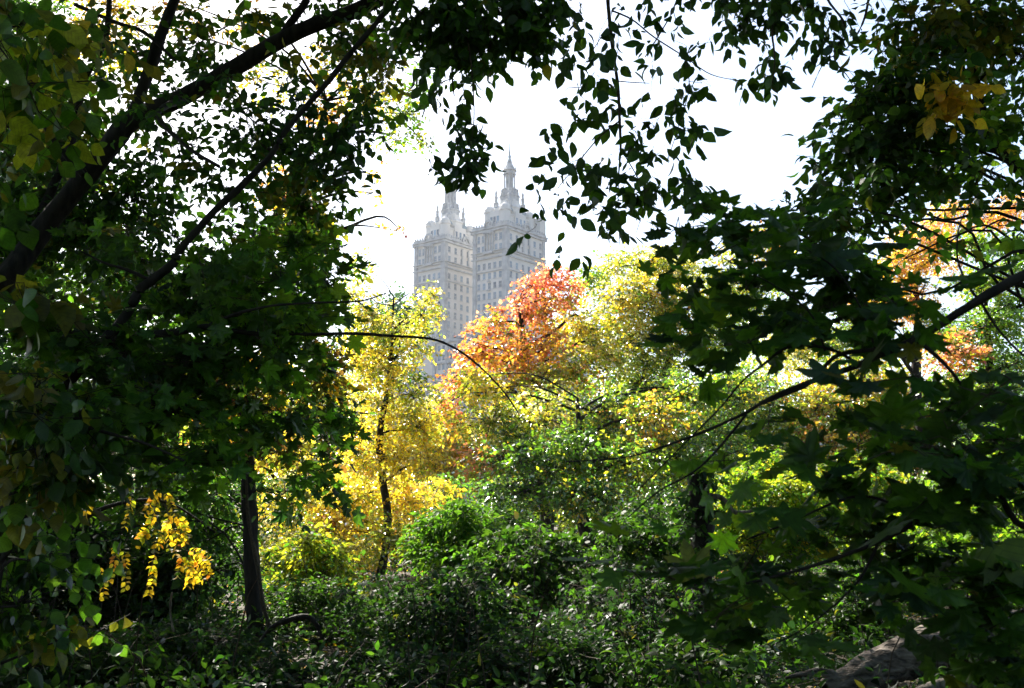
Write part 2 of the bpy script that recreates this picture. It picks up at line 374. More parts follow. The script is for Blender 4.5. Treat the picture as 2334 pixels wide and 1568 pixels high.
# ------------------------------------------------------------------ the twin-towered apartment building
class MB:
    def __init__(s): s.v = []; s.f = []
    def box(s, x0, x1, y0, y1, z0, z1):
        b = len(s.v); s.v += [(x, y, z) for z in (z0, z1) for x, y in ((x0, y0), (x1, y0), (x1, y1), (x0, y1))]
        s.f += [tuple(b + i for i in q) for q in ((0, 3, 2, 1), (4, 5, 6, 7), (0, 1, 5, 4), (1, 2, 6, 5), (2, 3, 7, 6), (3, 0, 4, 7))]
    def lathe(s, cx, cy, prof, n=20, ph=0.0):
        b = len(s.v)
        for r, z in prof:
            s.v += [(cx + r * math.cos(ph + 2 * math.pi * i / n), cy + r * math.sin(ph + 2 * math.pi * i / n), z) for i in range(n)]
        for k in range(len(prof) - 1):
            for i in range(n):
                j = (i + 1) % n; s.f.append((b + k * n + i, b + k * n + j, b + (k + 1) * n + j, b + (k + 1) * n + i))
        s.f.append(tuple(b + (len(prof) - 1) * n + i for i in range(n)))
    def build(s, name, mat, parent, loc=(0, 0, 0)):
        me = bpy.data.meshes.new(name); me.from_pydata(s.v, [], s.f); me.materials.append(mat); me.update()
        o = bpy.data.objects.new(name, me); C.objects.link(o); o.parent = parent; o.location = loc; return o
bld = empty('apartment_building', (-2.0, 330.0, 0.0), 'pale stone apartment building with two spired towers rising above the autumn trees', 'apartment building')
bld.rotation_euler = (0, 0, R(52))      # local x runs along the side front, local y along the park front
TU, TWd = 14.6, 22.3
def windows_spec():
    """(face, along, z, width, height): face 0 = park front (x=0 plane), 1 = side front (y=0 plane)"""
    out = []
    zs = [83.2 - 3.25 * i for i in range(8)]
    for i, z in enumerate(zs):
        for j in range(5): out.append((0, 2.55 + j * 2.38, z, .95, 1.75))
        for j in range(6): out.append((1, 2.6 + j * 3.42, z, 1.0, 1.75))
    for j, a in enumerate((2.4, 4.4, 10.2, 12.2)):
        out.append((0, a, 92.3, .9, 2.0)); out.append((0, a, 88.9, .9, 1.9))
    for j in range(6):
        out.append((1, 2.6 + j * 3.42, 92.2, 1.0, 1.8)); out.append((1, 2.6 + j * 3.42, 89.0, 1.0, 1.8))
    return out
def add_window(face, a, z, ww, hh, parent, hidden=False, x0=0.0, y0=0.0):
    m = MB()
    if face == 0: m.box(x0 - .02, x0 + .15, a - ww / 2, a + ww / 2, z - hh / 2, z + hh / 2)
    else: m.box(a - ww / 2, a + ww / 2, y0 - .02, y0 + .15, z - hh / 2, z + hh / 2)
    f = MB(); e = .09
    if face == 0:
        f.box(x0 - .20, x0 - .004, a - ww / 2 - .16, a + ww / 2 + .16, z - hh / 2 - .22, z - hh / 2)
        f.box(x0 - .06, x0 - .004, a - .035, a + .035, z - hh / 2, z + hh / 2); f.box(x0 - .055, x0 - .005, a - ww / 2, a + ww / 2, z - .04, z + .04)
    else:
        f.box(a - ww / 2 - .16, a + ww / 2 + .16, y0 - .20, y0 - .004, z - hh / 2 - .22, z - hh / 2)
        f.box(a - .035, a + .035, y0 - .06, y0 - .004, z - hh / 2, z + hh / 2); f.box(a - ww / 2, a + ww / 2, y0 - .055, y0 - .005, z - .04, z + .04)
    nb = len(m.v); ng = len(m.f); m.v += f.v; m.f += [tuple(nb + i for i in q) for q in f.f]
    o = m.build('window', GLASS, parent); o.data.materials.append(STONE_T)
    for p_ in list(o.data.polygons)[ng:]: p_.material_index = 1
    return o
def tower(yo, nwin):
    """tower parts; yo = where its near corner stands along the park front"""
    m = MB(); H = 95.0
    m.box(0, TWd, 0, TU, 40, H)
    t = m.build('tower', STONE, bld, (0, yo, -6.7)); t.scale = (1, 1, 1.085)
    tr = MB()
    # corner piers, pilasters
    for a0, a1 in ((-.0, 1.5), (TU - 1.5, TU)):
        tr.box(-.45, -.003, a0 + .002, a1 - .002, 40, 96.6)
    for a0, a1 in ((0.002, 1.4), (TWd - 1.4, TWd - .002)):
        tr.box(a0, a1, -.4, -.003, 40, 96.6)
    tr.box(-.44, .4, -.395, .4, 40.1, 96.9)
    # belts and cornice
    for z, hgt, o_ in ((85.5, .45, .62), (86.9, .28, .55), (87.7, .3, .7), (94.3, .7, .75), (95.2, .35, 1.0), (81.2, .22, .5)):
        tr.box(-o_, TWd + o_, -o_, TU + o_, z, z + hgt)
    # parapet with small uprights
    tr.box(-.5, TWd + .5, -.5, TU + .5, 95.55, 96.4)
    for j in range(12): tr.box(-.62, -.2, .6 + j * 1.2, 1.1 + j * 1.2, 96.4, 97.1)
    for j in range(17): tr.box(.5 + j * 1.3, 1.0 + j * 1.3, -.62, -.2, 96.4, 97.1)
    # tall centre bay on the park front: engaged columns, arch and cartouche
    for a in (5.55, 6.75, 7.95, 9.1):
        tr.lathe(-.35, a, [(.42, 87.9), (.34, 88.4), (.30, 93.0), (.46, 93.4), (.46, 93.8)], 10)
    for a in (6.15, 7.35, 8.55):
        tr.box(-.16, -.01, a - .38, a + .38, 90.2, 90.6)
    tr.box(-.95, -.02, 5.0, 9.6, 93.8, 94.2)
    for k in range(9):
        an = math.pi * k / 8; tr.box(-1.0, -.2, 7.3 + 1.7 * math.cos(an) - .3, 7.3 + 1.7 * math.cos(an) + .3, 95.9 + 1.5 * math.sin(an), 96.6 + 1.6 * math.sin(an))
    tr.box(-1.2, -.55, 5.2, 9.4, 87.0, 87.6)
    for k in range(9):
        an = math.pi * k / 8; tr.box(11.1 + 1.7 * math.cos(an) - .3, 11.1 + 1.7 * math.cos(an) + .3, -1.0, -.2, 95.9 + 1.5 * math.sin(an), 96.6 + 1.6 * math.sin(an))
    for a in (9.4, 12.9): tr.lathe(a, -.3, [(.4, 87.9), (.32, 88.4), (.3, 93.0), (.45, 93.6)], 10)
    # window hood half way down the park front
    tr.box(-.75, -.02, 6.7, 7.9, 77.9, 78.3); tr.box(-.9, -.02, 6.5, 8.1, 75.0, 75.3)
    tr.build('cornice_trim', STONE_T, t)
    # stepped crown of the tower
    s1 = MB()
    s1.box(3.3, TWd - 3.3, 2.8, TU - 2.8, 95.9, 101.0)
    s1.box(2.7, TWd - 2.7, 5.0, TU - 5.0, 95.9, 101.8)
    s1.box(8.0, TWd - 8.0, 2.2, TU - 2.2, 95.9, 101.8)
    for cx in (4.3, TWd - 4.3):
        for cy_ in (3.8, TU - 3.8):
            s1.lathe(cx, cy_, [(1.9, 95.9), (1.9, 101.6), (2.2, 101.8), (2.2, 102.2), (1.95, 102.3), (1.95, 103.0), (1.5, 103.8), (.5, 104.4), (.12, 105.0)], 18)
    s1.box(3.05, TWd - 3.05, 2.55, TU - 2.55, 100.3, 100.9)
    s1.box(1.2, TWd - 1.2, 1.0, TU - 1.0, 95.9, 97.0)
    s1.box(TWd - 3.0, TWd + .3, -.3, 3.0, 95.4, 102.0)
    cx, cy_ = TWd / 2, TU / 2
    s1.lathe(cx, cy_, [(4.7, 101.0), (4.7, 103.6), (5.0, 103.8), (5.0, 104.2), (4.0, 105.0), (3.6, 107.0)], 8, math.pi / 8)
    s1.box(4.6, TWd - 4.6, 5.9, TU - 5.9, 100.9, 103.4); s1.box(9.0, TWd - 9.0, 3.2, TU - 3.2, 100.9, 103.4)
    s1.build('stepped_crown', STONE, t)
    for sx in (-1, 1):
        for sy in (-1, 1):
            rf = MB(); rf.lathe(cx + sx * 4.2, cy_ + sy * 2.5, [(2.0, 102.3), (1.5, 103.4), (.8, 104.2), (.7, 104.4)], 8); rf.build('turret_roof', COPPER, t)
    for sx in (-1, 1):
        for sy in (-1, 1):
            pn = MB(); pn.lathe(cx + sx * 3.9, cy_ + sy * 3.0, [(1.0, 104.0), (.95, 105.6), (1.15, 105.8), (.62, 106.3), (.55, 107.6), (.75, 107.9), (.42, 108.6), (.4, 109.2), (.55, 109.5), (.18, 110.2), (.05, 111.8)], 10)
            pn.build('pinnacle', STONE_T, t)
    lt = MB()
    lt.lathe(cx, cy_, [(3.5, 106.6), (3.5, 108.0), (3.75, 108.2), (3.75, 108.6), (2.9, 108.9), (2.75, 110.4), (2.95, 110.6), (2.95, 110.9)], 20)
    lt.lathe(cx, cy_, [(1.25, 110.9), (1.25, 116.0)], 14)
    lt.lathe(cx, cy_, [(2.2, 116.0), (2.45, 116.25), (2.2, 116.4), (2.2, 117.1), (2.7, 117.4), (2.5, 117.7), (1.9, 118.0), (1.65, 118.8), (1.15, 119.8), (.9, 120.3), (1.1, 120.5), (.5, 121.0)], 20)
    for i in range(8):
        a = i * math.pi / 4 + .39
        lt.lathe(cx + 3.1 * math.cos(a), cy_ + 3.1 * math.sin(a), [(.34, 108.8), (.42, 109.3), (.2, 109.9), (.3, 110.4), (.08, 111.0)], 8)
        lt.lathe(cx + 2.2 * math.cos(a), cy_ + 2.2 * math.sin(a), [(.2, 117.5), (.25, 118.0), (.05, 119.0)], 6)
    ln = lt.build('lantern', STONE_T, t)
    for i in range(10):
        a = i * 2 * math.pi / 10
        cm = MB(); cm.lathe(cx + 1.95 * math.cos(a), cy_ + 1.95 * math.sin(a), [(.34, 110.9), (.27, 111.3), (.24, 115.3), (.36, 115.7), (.36, 116.02)], 10)
        cm.build('column', STONE_T, t)
    sp = MB(); sp.lathe(cx, cy_, [(.95, 120.5), (.75, 121.3), (.42, 121.6), (.6, 122.4), (.3, 123.2), (.38, 123.7), (.2, 124.6), (.13, 127.2)], 10)
    sp.build('spire', COPPER, t)
    # windows: the ones that show stand alone
    ws = windows_spec(); ws.sort(key=lambda q: -q[2])
    for f, a, z, ww, hh in ws[:nwin]: add_window(f, a, z, ww * 1.25, hh * 1.12, t)
    # crown windows
    for a in (5.9, 7.3, 8.7): add = MB(); add.box(2.66, 2.9, a - .55, a + .55, 97.2, 100.0); add.build('window', GLASS, t)
    for a in (9.0, 11.15, 13.3): add = MB(); add.box(a - .5, a + .5, 2.16, 2.4, 97.2, 100.0); add.build('window', GLASS, t)
    return t
tower(0.0, 92)
tower(28.2, 92)
mbk = MB()
mbk.box(-2.0, 30, -14, 31.0, 0, 60.6)
mbk.box(0.6, 30, 31.002, 58, 0, 53.6)
mbk.box(-1.0, 28, 31.004, 54, 0, 46.6)
mb = mbk.build('main_block', STONE, bld); mb.scale = (1, 1, .972)
tr = MB()
tr.box(-2.6, 30.4, -14.6, 31.6, 60.0, 60.9); tr.box(-2.3, 30.2, -14.3, 31.3, 60.9, 61.8)
for j in range(15): tr.box(-2.7, -2.0, -13 + j * 3.1, -12.2 + j * 3.1, 61.8, 63.2)
for z in (52.4, 46.0, 39.0): tr.box(-2.8, 30, -14.5, 31.5, z, z + .7)
tr.box(.1, 30, 31.5, 58.5, 53.2, 54.1); tr.box(-1.5, 28, 31.51, 54.5, 46.2, 47.0)
for a in (-13.6, -7, 0, 7.4, 14.4, 19.2, 24.4, 30.2): tr.box(-2.9, -2.0, a - .55, a + .55, 0, 60)
tr.build('cornice_trim', STONE_T, mb)
for i in range(7):
    z = 58.0 - i * 3.4
    for a in (10.0, 11.7, 16.0, 17.6, 20.9, 22.6, 26.3, 28.3):
        m = MB(); m.box(-2.06, -1.9, a - .6, a + .6, z - 1.0, z + 1.0); m.box(-2.14, -2.062, a - .05, a + .05, z - 1.0, z + 1.0); m.build('window', GLASS, mb)
for i in range(4):
    for a in (33, 35, 38.5, 40.5, 44, 46):
        z = 51.5 - i * 3.4; xx = .6 if z > 47.5 else -1.0
        m = MB(); m.box(xx - .06, xx + .1, a - .6, a + .6, z - 1.0, z + 1.0); m.build('window', GLASS, mb)

# ------------------------------------------------------------------ haze
m, t = newmat('pale_haze')
vp = t.nodes.new('ShaderNodeVolumePrincipled'); vp.inputs['Color'].default_value = (.93, .96, 1, 1); vp.inputs['Density'].default_value = 0.00015; vp.inputs['Anisotropy'].default_value = .45
o_ = t.nodes.new('ShaderNodeOutputMaterial'); t.links.new(vp.outputs[0], o_.inputs['Volume'])
hz = MB(); hz.box(-710, 710, -210, 1010, -1.4, 136)
me = bpy.data.meshes.new('haze'); me.from_pydata(hz.v, [], hz.f); me.materials.append(m)
ho = bpy.data.objects.new('haze', me); C.objects.link(ho); tag(ho, 'thin pale haze in the park air', 'haze', kind='stuff')

# ================================================================== TREES
def dpath(pts, Y):
    """[(x, y, half width[, Y])] -> points and radii"""
    P = []; q = []
    for p in pts:
        yy = p[3] if len(p) > 3 else Y
        P.append(W3(p[0], p[1], yy)); q.append(p[2] * yy / FD)
    return P, q


OPEN = [(W3(2000, 1490, 7.7), .7), (W3(385, 1200, 8.0), .7), (W3(430, 1290, 8.0), .7)]  # spots kept sunlit by leaving holes in the unseen canopy
def blocks(c, r):
    for p, q in OPEN:
        d = c - p; t_ = float(d @ sd)
        if t_ > 1.5 and np.linalg.norm(d - t_ * sd) < q + r * .75: return True
    return False
# ---- 1 the big leaning tree whose limb crosses the upper left
def leaning_tree():
    base = (-5.2, 5.6); bz = float(ground_z(*base)) - .1
    root = empty('leaning_tree', (*base, bz), 'large leaning tree whose thick dark limb slants up across the upper left', 'tree')
    P, q = dpath([(-150, 860, 42, 6.6), (0, 655, 38, 6.8), (70, 560, 36), (155, 450, 34), (245, 340, 33), (300, 275, 34), (420, 220, 28), (560, 140, 27), (680, 72, 26), (800, 28, 25), (920, -28, 22), (1080, -110, 18)], 7.0)
    q = [v * .72 for v in q]
    P = [np.array([base[0], base[1], bz]), np.array([-5.15, 5.7, .8])] + P; q = [.26, .19] + q
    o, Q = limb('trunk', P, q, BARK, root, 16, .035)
    lim = [([(300, 280, 17), (318, 220, 15), (345, 150, 15), (375, 60, 13), (410, -30, 12), (450, -130, 9)], 7.0),
           ([(640, 88, 12), (668, 45, 10), (700, 0, 9), (730, -60, 7)], 7.0),
           ([(60, 560, 14), (120, 430, 10), (170, 300, 9), (190, 190, 8), (240, 90, 7), (250, -20, 6)], 7.6),
           ([(190, 400, 8), (110, 300, 7), (60, 180, 6), (0, 90, 5)], 6.0),
           ([(420, 225, 10), (360, 260, 6, 6.4), (420, 330, 5, 6.0), (500, 380, 4, 5.8)], 7.0),
           ([(170, 10, 5), (260, 50, 5), (330, 75, 5), (400, 140, 3)], 6.6)]
    for L, Y in lim:
        a, b = dpath(L, Y); limb('limb', a, b, BARK, root, 8, .05)
    cr = Crown('wide', .11, per=6, spray=3.4, droop=.75, flat=.9, twig=.0022, thr=-.9, hang=.35)
    for c in [(40, 60, 120, 90, 4.6, .7, 2.2, 'yolive'), (60, 190, 110, 90, 4.4, .6, 2.2, 'yolive'), (150, 250, 80, 80, 7.9, .5, 1.5, 'darky'), (-10, 330, 70, 80, 5.0, .5, 2.0, 'darky'),
              (60, 450, 90, 90, 8.0, .5, 1.6, 'dark'), (210, 60, 70, 60, 5.4, .5, .8, 'darky'), (130, 130, 70, 60, 5.6, .5, 1.2, 'dark'), (60, 700, 110, 60, 4.8, .6, 1.8, 'darky'), (-60, 260, 90, 260, 5.2, .8, 1.6, 'dark'),
              (660, 150, 50, 26, 6.5, .3, 1.0, 'darky'), (560, 40, 70, 40, 7.9, .4, 1.2, 'darky')]:
        dclump(cr, *c, node=W3(c[0], c[1], c[4]))
    cr.build(root, LEAF_NEAR)
    cr2 = Crown('ovate', .071, per=7, spray=4.5, droop=.5, flat=1.0, twig=.0016, thr=-.45, hang=.3)
    for c in [(330, 130, 110, 80, 7.2, .8, .9, 'dark'), (440, 60, 120, 60, 7.6, .8, .8, 'darky'), (460, 130, 90, 40, 7.9, .5, .9, 'dark'), (300, 440, 120, 90, 7.6, .5, 1.9, 'dark'), (200, 520, 120, 90, 7.9, .6, 2.2, 'dark'),
              (430, 330, 120, 80, 6.8, .8, 1.2, 'dark'), (560, 260, 110, 70, 7.0, .8, 1.0, 'dark'), (620, 350, 100, 80, 6.6, .8, 1.3, 'dark'), (520, 440, 110, 70, 6.6, .7, .9, 'dark'), (700, 300, 90, 90, 6.8, .7, 1.3, 'dark'),
              (770, 330, 60, 80, 6.4, .6, 1.5, 'shade'), (760, 420, 70, 60, 6.4, .6, 1.4, 'dark'), (680, 470, 90, 60, 6.6, .7, 1.4, 'darky'), (400, 540, 110, 60, 6.8, .7, .8, 'dark'), (560, 560, 110, 50, 6.6, .7, 1.0, 'darky'),
              (300, 600, 110, 70, 7.2, .7, 1.8, 'dark'), (120, 330, 110, 110, 8.4, .6, 1.9, 'dark'), (60, 520, 120, 90, 8.4, .5, 2.0, 'dark'), (830, 240, 50, 60, 6.4, .5, 1.3, 'dark'), (230, 190, 110, 100, 7.9, .8, 1.1, 'darky'), (790, 110, 70, 40, 7.2, .5, 1.6, 'dark'), (840, 130, 70, 50, 6.6, .5, 1.6, 'darky'),
              (720, -10, 90, 30, 7.9, .5, 1.4, 'dark'), (880, 70, 50, 45, 7.2, .5, 1.6, 'dark'), (-60, 560, 140, 260, 7.4, 1.0, 1.6, 'dark')]:
        dclump(cr2, *c, node=W3(c[0], c[1], c[4]))
    # unseen roof of its crown, spread out overhead to shade the foreground
    o2 = cr2
    cr2.build(root, LEAF, name='inner_crown')
    cr3 = Crown('mid', .17, per=7, spray=4.0, wtwig=False, thr=-1.0, flat=2.5, hang=.1)
    for i in range(90):
        x = rng.uniform(-13, 5); y = rng.uniform(4.5, 17); z = max(6.5, 2.8 + .62 * y) + rng.uniform(0, 3.0)
        if blocks(np.array([x, y, z]), 1.9): continue
        cr3.clump((x, y, z), (1.9, 1.9, .9), 700, 'dark')
    hp = []; hr = []
    for i in range(14):
        a = np.array([rng.uniform(-13, 4), rng.uniform(6, 16), 0]); a[2] = max(8, 4.2 + .75 * a[1]) + 1
        s0 = W3(1080, -110, 7.0) if a[0] > -4 else W3(450, -130, 7.0)
        pth, _ = smooth_path([s0, s0 + (a - s0) * .4 + np.array([0, 0, 1.2]), a], [1, 1, 1], 6); hp.append(pth); hr.append(np.linspace(.06, .015, len(pth)))
    cr3.wood.append((np.array(hp), np.array(hr), 6)); cr3.build(root, LEAF, BARK, name='shade_crown')
leaning_tree()

# ---- 2 young maple with the forked thin stems, left
def forked_maple():
    P0 = [(235, 782, 15), (170, 845, 17), (100, 930, 19), (48, 1060, 20), (12, 1190, 21), (-20, 1330, 22)]
    a, b = dpath(P0, 5.2); a = a[::-1]; b = b[::-1]
    bx, by = a[0][0] - .06, 5.2; bz = float(ground_z(bx, by)) - .05
    root = empty('forked_maple', (bx, by, bz), 'young maple with thin wavy stems that fork low on the left side', 'tree')
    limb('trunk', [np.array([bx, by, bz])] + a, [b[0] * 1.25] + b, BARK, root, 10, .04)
    L = [[(235, 782, 14), (290, 715, 12), (318, 662, 11), (345, 640, 11), (395, 600, 11), (405, 575, 10), (440, 535, 9), (500, 470, 9), (560, 415, 8), (620, 350, 7), (650, 300, 7), (700, 240, 7), (745, 190, 7), (800, 120, 7), (860, 50, 6), (905, -10, 6), (950, -80, 5)],
         [(240, 778, 11), (320, 765, 10), (400, 757, 9), (470, 745, 8), (520, 752, 6), (600, 762, 5), (700, 762, 4), (800, 760, 4), (900, 766, 3), (980, 772, 2.8), (1030, 790, 2.5), (1075, 820, 2.2), (1120, 862, 1.8), (1155, 902, 2), (1180, 940, 1.5)],
         [(480, 740, 5), (540, 715, 4, 5.0), (620, 697, 3, 4.8), (720, 690, 2.5, 4.8), (820, 686, 2, 4.8), (880, 668, 1.5, 4.8)],
         [(345, 640, 4), (290, 615, 4), (240, 600, 3), (180, 570, 2)], [(100, 930, 8), (160, 960, 5, 4.9), (240, 985, 4, 4.6), (330, 1010, 3, 4.4), (420, 1050, 2, 4.3)]]
    for l in L:
        p, q = dpath(l, 5.2); limb('branch', p, q, BARK, root, 8, .05)
    cr = Crown('maple', .112, per=5, spray=3.0, droop=.45, flat=1.5, twig=.002, thr=-1.2, hang=.15)
    for c in [(520, 620, 120, 50, 5.8, .6, 1.6, 'green'), (640, 640, 110, 60, 5.5, .6, 1.8, 'green'), (740, 640, 70, 60, 5.8, .5, 1.6, 'green'), (560, 720, 120, 60, 5.5, .6, 1.8, 'green'), (690, 730, 80, 50, 5.5, .5, 1.6, 'lime'),
              (420, 690, 110, 60, 5.8, .6, 1.4, 'dark'), (480, 830, 130, 70, 5.5, .6, 2.0, 'dark'), (640, 820, 90, 60, 5.5, .6, 1.5, 'green'), (400, 930, 130, 70, 5.3, .6, 1.9, 'green'), (300, 820, 110, 80, 5.3, .6, 1.6, 'dark'),
              (560, 930, 70, 60, 5.5, .5, 1.3, 'green'), (440, 1050, 100, 70, 5.3, .5, 1.4, 'green'), (160, 760, 130, 80, 5.3, .6, 1.7, 'dark'), (700, 960, 90, 50, 5.8, .5, 1.2, 'dark'), (740, 1080, 60, 50, 5.8, .5, 1.0, 'dark'),
              (300, 560, 110, 50, 5.8, .6, 1.0, 'dark'), (660, 560, 100, 40, 5.8, .5, 1.3, 'green')]:
        dclump(cr, *c, node=W3(c[0], c[1], c[4]))
    cr.build(root, LEAF_NEAR)
forked_maple()

# ---- 3 sapling with big drooping leaves low on the left
def lowleft():
    base = (-2.9, 4.8); bz = float(ground_z(*base)) - .05
    cr = Crown('wide', .088, per=6, spray=3.2, droop=.9, flat=.7, twig=.002, thr=-1.0, hang=.4)
    cl = [(60, 900, 110, 110, 4.6, .6, 1.7, 'darky'), (180, 960, 120, 90, 4.7, .6, 1.7, 'dark'), (90, 1080, 110, 90, 4.8, .6, 1.7, 'darky'), (210, 1060, 90, 50, 5.0, .5, 1.6, 'dark'), (100, 1260, 100, 90, 5.6, .6, 1.1, 'dark'), (40, 1380, 110, 100, 5.4, .6, 1.5, 'dark'),
          (170, 1440, 90, 50, 5.6, .5, .8, 'darky')]
    tree('drooping_sapling', 'sapling with large drooping dull leaves at the lower left edge', 'tree', base, None, cl, cr, LEAF_NEAR, r0=.035)
lowleft()

# ---- 4 the straight dark trunk with its dusky crown
def darktrunk():
    Y = 12.0
    P, q = dpath([(588, 1540, 22), (584, 1450, 19), (576, 1330, 18), (569, 1200, 17), (564, 1080, 16.5), (560, 980, 15), (556, 880, 13), (560, 760, 10), (575, 640, 7)], Y)
    P = [np.array(p) for p in P]; base = (P[0][0], Y); bz = float(ground_z(*base)) - .1
    P[0][2] = bz
    trunk = [(*p, r) for p, r in zip(P, q)]
    cr = Crown('mid', .10, per=7, spray=4.5, droop=.4, thr=-.35, twigfrac=.5, twig=.003)
    cl = [(480, 640, 120, 60, 11, 1.2, 1.5, 'dark'), (620, 560, 130, 60, 12, 1.2, 1.6, 'dark'), (730, 590, 60, 60, 11, 1.0, 2.2, 'dark'), (690, 700, 90, 70, 12, 1.2, 2.0, 'dark'), (740, 830, 60, 70, 12, 1, 2.0, 'brown'),
          (620, 880, 120, 80, 12.5, 1.2, 1.8, 'brown'), (520, 900, 90, 90, 12, 1.2, 1.6, 'brown'), (740, 940, 60, 90, 12, 1.0, 1.7, 'dark'), (640, 1010, 110, 50, 12, 1.2, 1.3, 'brown'), (450, 1130, 90, 90, 12.5, 1.2, 1.3, 'dark'), (490, 1300, 80, 80, 13, 1.2, 1.2, 'shade'),
          (300, 1140, 130, 90, 13, 1.0, 2.0, 'dark'), (440, 1060, 110, 70, 12.5, 1.0, 1.8, 'dark'), (470, 1210, 70, 80, 13, .9, 1.7, 'dark'), (200, 1230, 110, 80, 13, .9, 1.8, 'dark'), (700, 480, 80, 50, 11, 1.0, 1.4, 'darky'), (400, 780, 110, 80, 12.5, 1.2, 1.5, 'dark'), (650, 1120, 60, 60, 12, 1.0, .9, 'dark'), (250, 700, 180, 80, 12.5, 1.3, 1.6, 'dark'), (120, 820, 160, 100, 12.5, 1.3, 1.7, 'dark'), (260, 900, 160, 100, 12.5, 1.3, 1.6, 'dark')]
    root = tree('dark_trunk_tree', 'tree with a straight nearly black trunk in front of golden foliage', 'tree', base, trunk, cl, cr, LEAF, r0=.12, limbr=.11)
    a, b = dpath([(560, 1060, 3, 11.8), (566, 1180, 4, 11.8), (585, 1280, 5, 11.75), (598, 1370, 5, 11.7), (612, 1430, 5, 11.7), (620, 1560, 6, 11.7)], 11.8)
    limb('vine_stem', a, b, TWIG, root, 6, .08)
darktrunk()

